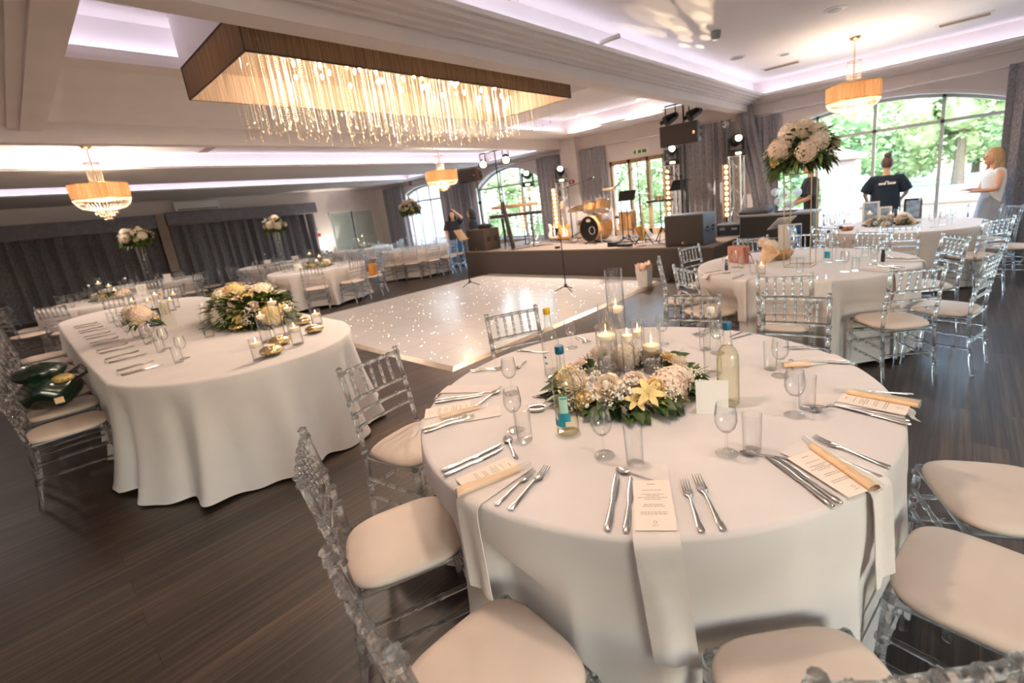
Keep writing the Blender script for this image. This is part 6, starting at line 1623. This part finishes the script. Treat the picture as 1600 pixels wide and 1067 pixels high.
def person(label, loc, face, P, skin, top, bottom, hair, sleeves='short', dress=False, long_hair=None, bun=False, beard=False, yaw=0, pitch=0, top_r=1.0):
    """P: joint positions in a frame where the person faces +x and stands on z=0; y is their left"""
    k = thing('person', label, 'person', loc, R(face))
    J = {a: V(b) for a, b in P.items()}
    body = [[(J['pelvis'],.11),(J['waist'],.095),(J['chest'],.1),(J['neckb'],.055),(J['neck'],(.05,.05)),(J['head'],(.06,.06))]]
    for s in 'lr':
        body.append([(J['pelvis'],.11),(J[s+'hip'],.085),(J[s+'knee'],.058),(J[s+'ankle'],.04),(J[s+'toe'],(.04,.028))])
        body.append([(J['chest'],.1),(J[s+'sh'],.052),(J[s+'el'],.04),(J[s+'wr'],.026)])
        d = J[s+'wr']-J[s+'el']; up = V((0,0,1)) if abs(d.normalized().z) < .8 else V((1,0,0)); hand(body, J[s+'wr'], d, up-d.normalized()*up.dot(d.normalized()))
    body = [[(tuple(p), r) for p, r in ch] for ch in body]
    skin_obj('body', body, skin, k)
    hd = head_detail(k, J['head']+V((.015,0,.03)), yaw, pitch, skin)
    # clothes
    tp = MB(); w_ = top_r
    zs = [(J['pelvis'].z-.06,.115*w_,.18*w_),(J['waist'].z,.112*w_,.172*w_),(J['chest'].z-.06,.125,.19),(J['chest'].z+.03,.12,.2),(J['lsh'].z,.1,.195),(J['lsh'].z+.045,.075,.14),(J['neckb'].z+.02,.06,.068)]
    def lo(u, v):
        i = min(int(v*(len(zs)-1)), len(zs)-2); f = v*(len(zs)-1)-i
        z, a, b = [zs[i][j]*(1-f)+zs[i+1][j]*f for j in range(3)]
        t_ = (z-J['pelvis'].z)/(J['neckb'].z-J['pelvis'].z); cx_ = J['pelvis'].x+(J['neckb'].x-J['pelvis'].x)*t_
        fold = 1+.02*sin(2*pi*u*7+z*9)*(1-v)
        return (cx_+a*fold*cos(2*pi*u), b*fold*sin(2*pi*u), z)
    tp.grid(lo, 36, 24, True)
    for s in 'lr':
        sh, el, wr = J[s+'sh'], J[s+'el'], J[s+'wr']; y_ = 1 if s == 'l' else -1
        inn = V((sh.x, sh.y-.07*y_, sh.z-.01))
        if sleeves == 'none': pts_, rs_ = [inn, sh+V((0,0,.0))], [.075,.062]
        elif sleeves == 'short': pts_, rs_ = [inn, sh, sh.lerp(el,.4), sh.lerp(el,.85)], [.08,.076,.078*w_,.082*w_]
        else: pts_, rs_ = [inn, sh, sh.lerp(el,.5), el, el.lerp(wr,.5), wr], [.08,.074,.066,.06,.052,.042]
        tp.tube(pts_, rs_, 18)
    tp.build('top', top, k, smooth=70)
    if dress:
        z0 = J['waist'].z
        MB().grid(lambda u, v: ((.13+.16*v+.012*v*sin(2*pi*u*9))*cos(2*pi*u)*.95+J['pelvis'].x, (.15+.17*v+.012*v*sin(2*pi*u*9))*sin(2*pi*u)+J['pelvis'].y, z0-(z0-.06)*v), 54, 10, True).build('skirt', bottom, k, smooth=180, solid=.006)
    else:
        b = [[(J['waist']+V((0,0,-.04)),.11),(J['pelvis'],.125)]]
        for s in 'lr': b.append([(J['pelvis'],.125),(J[s+'hip'],.1),(J[s+'knee'],.073),(J[s+'ankle']+V((0,0,.03)),.06)])
        skin_obj('trousers', [[(tuple(p), r) for p, r in c] for c in b], bottom, k)
        for s in 'lr': MB().ball((J[s+'ankle'].x+.06, J[s+'ankle'].y, .045), (.13,.05,.045), 14, 8).build('shoe', M['black'], k, smooth=180)
    h = MB(); h.ball((-.015,0,.03), (.105,.088,.108), 20, 14)
    if hair == 'crop':
        h = MB(); h.grid(lambda u, v: (-.012+.1*cos(2*pi*u)*cos(v*1.35)*1.0-.0, .081*sin(2*pi*u)*cos(v*1.35), .03+.095*sin(v*1.35)), 24, 8, True)
    hm = M['hairbl'] if hair == 'blonde' else M['hairbr'] if hair in ('bun','crop') else M['hairdk']
    if hair != 'crop':
        # cut the face clear: pull front vertices back
        for i, v in enumerate(h.v):
            if v.x > .03 and v.z < .09: h.v[i] = V((.03+(v.x-.03)*.1, v.y, v.z))
    if hair in ('wavy','blonde','curly'):
        r_ = random.Random(3)
        for i in range(26):
            a = pi*.45+pi*1.1*i/25; p = V((.09*cos(a)-.01, .085*sin(a), .02)); L_ = .17 if hair == 'wavy' else .24 if hair == 'blonde' else .2
            cu = .016 if hair == 'curly' else .008
            h.tube([p+V((cos(a)*.02*j/5+cu*sin(j*2.2+i), sin(a)*.025*j/5+cu*cos(j*2.2+i), -L_*j/5)) for j in range(6)], [.022,.024,.024,.022,.018,.008], 8)
    if bun or hair == 'bun': h.ball((-.06,0,.14), (.055,.055,.05), 16, 10, lambda a, t: 1+.06*sin(6*a+4*t))
    h.build('hair', hm, hd, smooth=180)
    return k
def stand(h=1.7, larm=None, rarm=None, lean=0):
    s = h/1.7
    P = dict(pelvis=(0,0,.93*s), waist=(0,0,1.08*s), chest=(.01+lean,0,1.29*s), neckb=(.0+lean,0,1.41*s), neck=(.005+lean,0,1.47*s), head=(.02+lean,0,1.57*s))
    for n, y in (('l',1),('r',-1)):
        P[n+'hip'] = (0,.09*y,.84*s); P[n+'knee'] = (.02,.1*y,.48*s); P[n+'ankle'] = (-.02,.11*y,.08); P[n+'toe'] = (.13,.12*y,.035)
        P[n+'sh'] = (lean,.18*y,1.37*s)
    for n, y, a in (('l',1,larm),('r',-1,rarm)):
        a = a or ((.0,.25*y,1.08*s),(.06,.26*y,.84*s))
        P[n+'el'], P[n+'wr'] = a
    return P
person('man in a dark short-sleeved shirt working at the DJ desk, seen from the side', (9.5,2.03,0), 118, stand(1.8,((.1,.25,1.16),(.36,.2,1.07)),((.1,-.25,1.14),(.34,-.14,1.05))), M['skin'], M['shirtdk'], M['black'], 'crop', yaw=0, pitch=R(12))
w = person('person in a navy tee with pale back print facing the big window', (9.5,.93,0), 10, stand(1.68,((.06,.285,1.13),(.26,.24,1.02)),((.06,-.285,1.13),(.26,-.24,1.02))), M['skin2'], M['tee'], M['black'], 'bun', top_r=1.15)
q = MB()
for x0, x1 in ((-.1,-.012),(.004,.098)):
    for i in range(5):
        a = x0+(x1-x0)*i/5; b = a+(x1-x0)*.17; q.add([(-.002,a,0),(-.002,b,0),(.0,b+.004,.028),(.0,a+.004,.028)], [(0,1,2,3)])
q.add([(0,-.03,.034),(0,.03,.034),(0,.012,.048),(0,-.02,.046)], [(0,1,2,3)])
o = q.build('back_print', M['white'], w, smooth=0, solid=.004); o.location = (-.132,0,1.27); o.rotation_euler = (0,R(4),0); o.scale = (1,-1.15,1.15)
person('blonde person in a white top and long grey skirt by the right curtain', (9.6,-.36,0), 112, stand(1.62,((.05,.22,1.07),(.26,.16,1.06)),((.05,-.24,1.06),(.25,-.1,1.08))), M['skin'], M['lace'], M['greysilk'], 'blonde', 'none', dress=True)
person('dark-haired person in black with one hand raised to the forehead', (8.6,11.2,0), 225, stand(1.6,((.16,.28,1.42),(.08,.1,1.6)),((.06,-.24,1.05),(.16,-.22,.84))), M['skin2'], M['shirtdk'], M['jeans'], 'wavy', 'short')
person('curly-haired person in black behind the left subwoofer, facing left', (8.55,10.25,0), 128, stand(1.6), M['skin2'], M['shirtdk'], M['jeans'], 'curly', 'long')
for p_ in PRO: drop(p_)
# ------------------------------------------------------------------ outside
g = MB().box((-70,-70,-.35), (140,90,-.25)); struct(g, 'ground_lawn', M['grass'])
g = MB().box((XW+.3,-30,-.25), (15.2,40,-.2)); struct(g, 'ground_terrace', M['paving'])
k = thing('stone_gatepost', 'square pale stone gatepost with flat cap outside the big window', 'gatepost', (14.6,2.42,-.2))
MB().box((-.38,-.38,0), (.38,.38,2.0)).build('shaft', M['coursed'], k, bevel=.01); MB().box((-.48,-.48,2.0), (.48,.48,2.14)).build('cap', M['stone'], k, bevel=.02)
MB().add([(-.44,-.44,2.14),(.44,-.44,2.14),(.44,.44,2.14),(-.44,.44,2.14),(0,0,2.3)], [(0,1,4),(1,2,4),(2,3,4),(3,0,4)]).build('cap', M['stone'], k, smooth=0)
k = thing('garden_wall', 'low pale brick wall running outside the big window', 'garden wall', (16.4,-10,-.3))
MB().box((-.15,-8,0), (.15,14.6,.75)).build('courses', M['coursed'], k); MB().box((-.22,-8,.75), (.22,14.6,.83)).build('coping', M['stone'], k)
def tree(loc, h, r, mt, label, seed, name='tree'):
    k = thing(name, label, 'tree', loc); rn = random.Random(seed)
    MB().tube([(0,0,0),(.1,0,h*.3),(0,.1,h*.6)], [.35*r/4,.25*r/4,.1*r/4], 8).build('trunk', M['bark'], k)
    c = MB()
    cl = [(rn.uniform(-1,1)*r*.75, rn.uniform(-1,1)*r*.75, h*rn.uniform(.14,.9), r*rn.uniform(.3,.55)) for _ in range(16)]
    for cx, cy, cz, cr in cl:
        for _ in range(260):
            a, t = rn.uniform(0,2*pi), math.asin(rn.uniform(-1,1)); q = cr*rn.uniform(.6,1.1)
            p = V((cx+q*cos(t)*cos(a), cy+q*cos(t)*sin(a), cz+q*sin(t)*.85)); s_ = rn.uniform(.12,.3)*r/4
            d = V((rn.uniform(-1,1),rn.uniform(-1,1),rn.uniform(-1,1))).normalized(); e = basis(d)
            c.add([p-e[0]*s_, p-e[1]*s_*.6, p+e[0]*s_, p+e[1]*s_*.6], [(0,1,2,3)])
    for cx, cy, cz, cr in cl: c.ball((cx,cy,cz), cr*.55, 8, 6)
    c.build('crown', mt, k, smooth=60)
    return k
trees = [((42,-21+10.6*i,-.3),7.5+(i%3)*.8,4.1,'tree1' if i%2 else 'tree2') for i in range(5)]+[((53,-15.5+10.6*i,-.3),9.5+(i%2),4.2,'tree2' if i%2 else 'tree1') for i in range(5)]+[((66,-34+11*i,-.3),12,4.3,'tree1') for i in range(8)]
ks = [tree(p, h, r, M[mt], '', i) for i, (p, h, r, mt) in enumerate(trees)]
order(ks, '{} leafy green tree from the left beyond the lawn outside the windows', 'trees beyond the lawn')
for i, (p, lab) in enumerate((((16,18.2,-.3),'green shrub outside the keyboard window, left of the lit stand'),((17,13.2,-.3),'green shrub outside the keyboard window behind the moving lights'),((17.5,8.4,-.3),'green shrub outside the porch doorway'),((19.5,3.9,-.3),'tall shrub outside, right of the porch doorway'))):
    tree(p, 3.8, 1.85, M['tree1'] if i % 2 else M['tree2'], lab, 40+i, 'shrub')
k = thing('outbuilding', 'pale brick building outside the far-left window', 'building', (17,26,-.3))
MB().box((0,-3.5,0), (5,6,5)).build('walls', M['coursed'], k); MB().box((-.3,-3.8,5), (5.3,6.3,5.25)).build('roof', M['stone'], k)
for yy in (-1.5,1.5): MB().box((-.03,yy,1.2), (.0,yy+1.1,2.7)).build('window', M['screen'], k)

# ------------------------------------------------------------------ light
wd = bpy.data.worlds.new('sky'); SC.world = wd; wd.use_nodes = True
nt = wd.node_tree; bg = nt.nodes['Background']
sk = nt.nodes.new('ShaderNodeTexSky'); sk.sky_type = 'NISHITA'; sk.sun_disc = False; sk.sun_elevation = R(48); sk.sun_rotation = R(200); sk.air_density = 1.5; sk.dust_density = 1.2
nt.links.new(sk.outputs[0], bg.inputs[0]); bg.inputs[1].default_value = 1.25
def lamp(kind, name, loc, power, col, rot=None, **kw):
    d_ = bpy.data.lights.new(name, kind); d_.energy = power; d_.color = col
    for a, b in kw.items(): setattr(d_, a, b)
    o = bpy.data.objects.new(name, d_); COL.objects.link(o); o.location = loc
    if rot: o.rotation_euler = rot
    return o
lamp('SUN', 'sun', (30,0,30), 3.2, (.97,.98,1), (R(-48),R(4),0), angle=R(1))
for n, o in enumerate(OPEN):
    p = lamp('AREA', 'window_portal', (XW+.32, (o[0]+o[1])/2, (o[2]+o[4])/2), 1, (1,1,1), (0,R(90),0), shape='RECTANGLE', size=o[4]-o[2], size_y=o[1]-o[0])
    p.data.cycles.is_portal = True
for a, b in ((-2.8,.6),):
    p = lamp('AREA', 'window_portal', ((a+b)/2, -6.22, 1.5), 1, (1,1,1), (R(90),0,0), shape='RECTANGLE', size=b-a, size_y=2.2)
    p.data.cycles.is_portal = True
W1, W2 = (1,.79,.62), (1,.87,.75)
for x, y in ((1.9,4.38),(2.7,4.38),(3.5,4.38),(4.3,4.38)): lamp('POINT', 'chandelier_light', (x,y,2.77), 46, W1, shadow_soft_size=.08)
for i, p in enumerate(PENDANTS): lamp('POINT', 'pendant_light', (p[0],p[1],p[2]-.02), (42,36,32,40)[i], W1, shadow_soft_size=.09)
lamp('SPOT', 'uplight', (7.8,17.72,.16), 120, W2, (R(180-6),0,0), spot_size=R(60), spot_blend=.6)
for x, y in ((9.13,6.7),(9.1,5.15)): lamp('SPOT', 'downlight_and_fill_lamp', (x,y,3.40), 420, W2, spot_size=R(125), spot_blend=.8)
for i in range(4):   # unseen fill spots without fixtures, added over the near part of the room
    for j in range(2): lamp('SPOT', 'downlight_and_fill_lamp', (-1.5+3.1*i, -3.6+2.9*j, 3.34), 38, (1,.95,.91), spot_size=R(120), spot_blend=.8, shadow_soft_size=.06)
for x, y in ((-1,9.4),(3.2,9.4),(8.6,9.4),(1,14),(5,14),(8.8,14)): lamp('SPOT', 'downlight_and_fill_lamp', (x,y,3.11), 75, W2, spot_size=R(140), spot_blend=.9, shadow_soft_size=.05)  # fill spots without fixtures, added to brighten the far bays
# light spots on the ceiling from added narrow lamps near the rightmost truss
for i, (x, y, s_) in enumerate(((5.2,2.2,2.6),(5.35,2.55,2.2),(5.0,2.62,2.4),(5.6,2.3,1.9),(5.75,2.62,1.8),(5.45,2.82,1.6),(5.95,2.4,1.5),(6.05,2.72,1.5),(6.25,2.55,1.3),(6.3,2.85,1.3),(5.15,2.9,1.5),(6.55,2.75,1.2),(4.7,2.4,2.2),(4.75,2.0,2.4))):
    a = V((9.5,2.9,2.2)); d = V((x,y,3.36))-a
    lamp('SPOT', 'ceiling_spot', a, 420, (1,.78,.5), d.to_track_quat('-Z','Y').to_euler(), spot_size=R(s_*1.5), spot_blend=.45, shadow_soft_size=.01)
SC.view_settings.view_transform = 'Standard'; SC.view_settings.look = 'None'; SC.view_settings.gamma = 1
SC.view_settings.exposure = 0.93
SC.cycles.transparent_max_bounces = 40; SC.cycles.max_bounces = 9; SC.cycles.diffuse_bounces = 6
SC.cycles.glossy_bounces = 4; SC.cycles.caustics_reflective = False; SC.cycles.caustics_refractive = False
SC.cycles.sample_clamp_indirect = 6
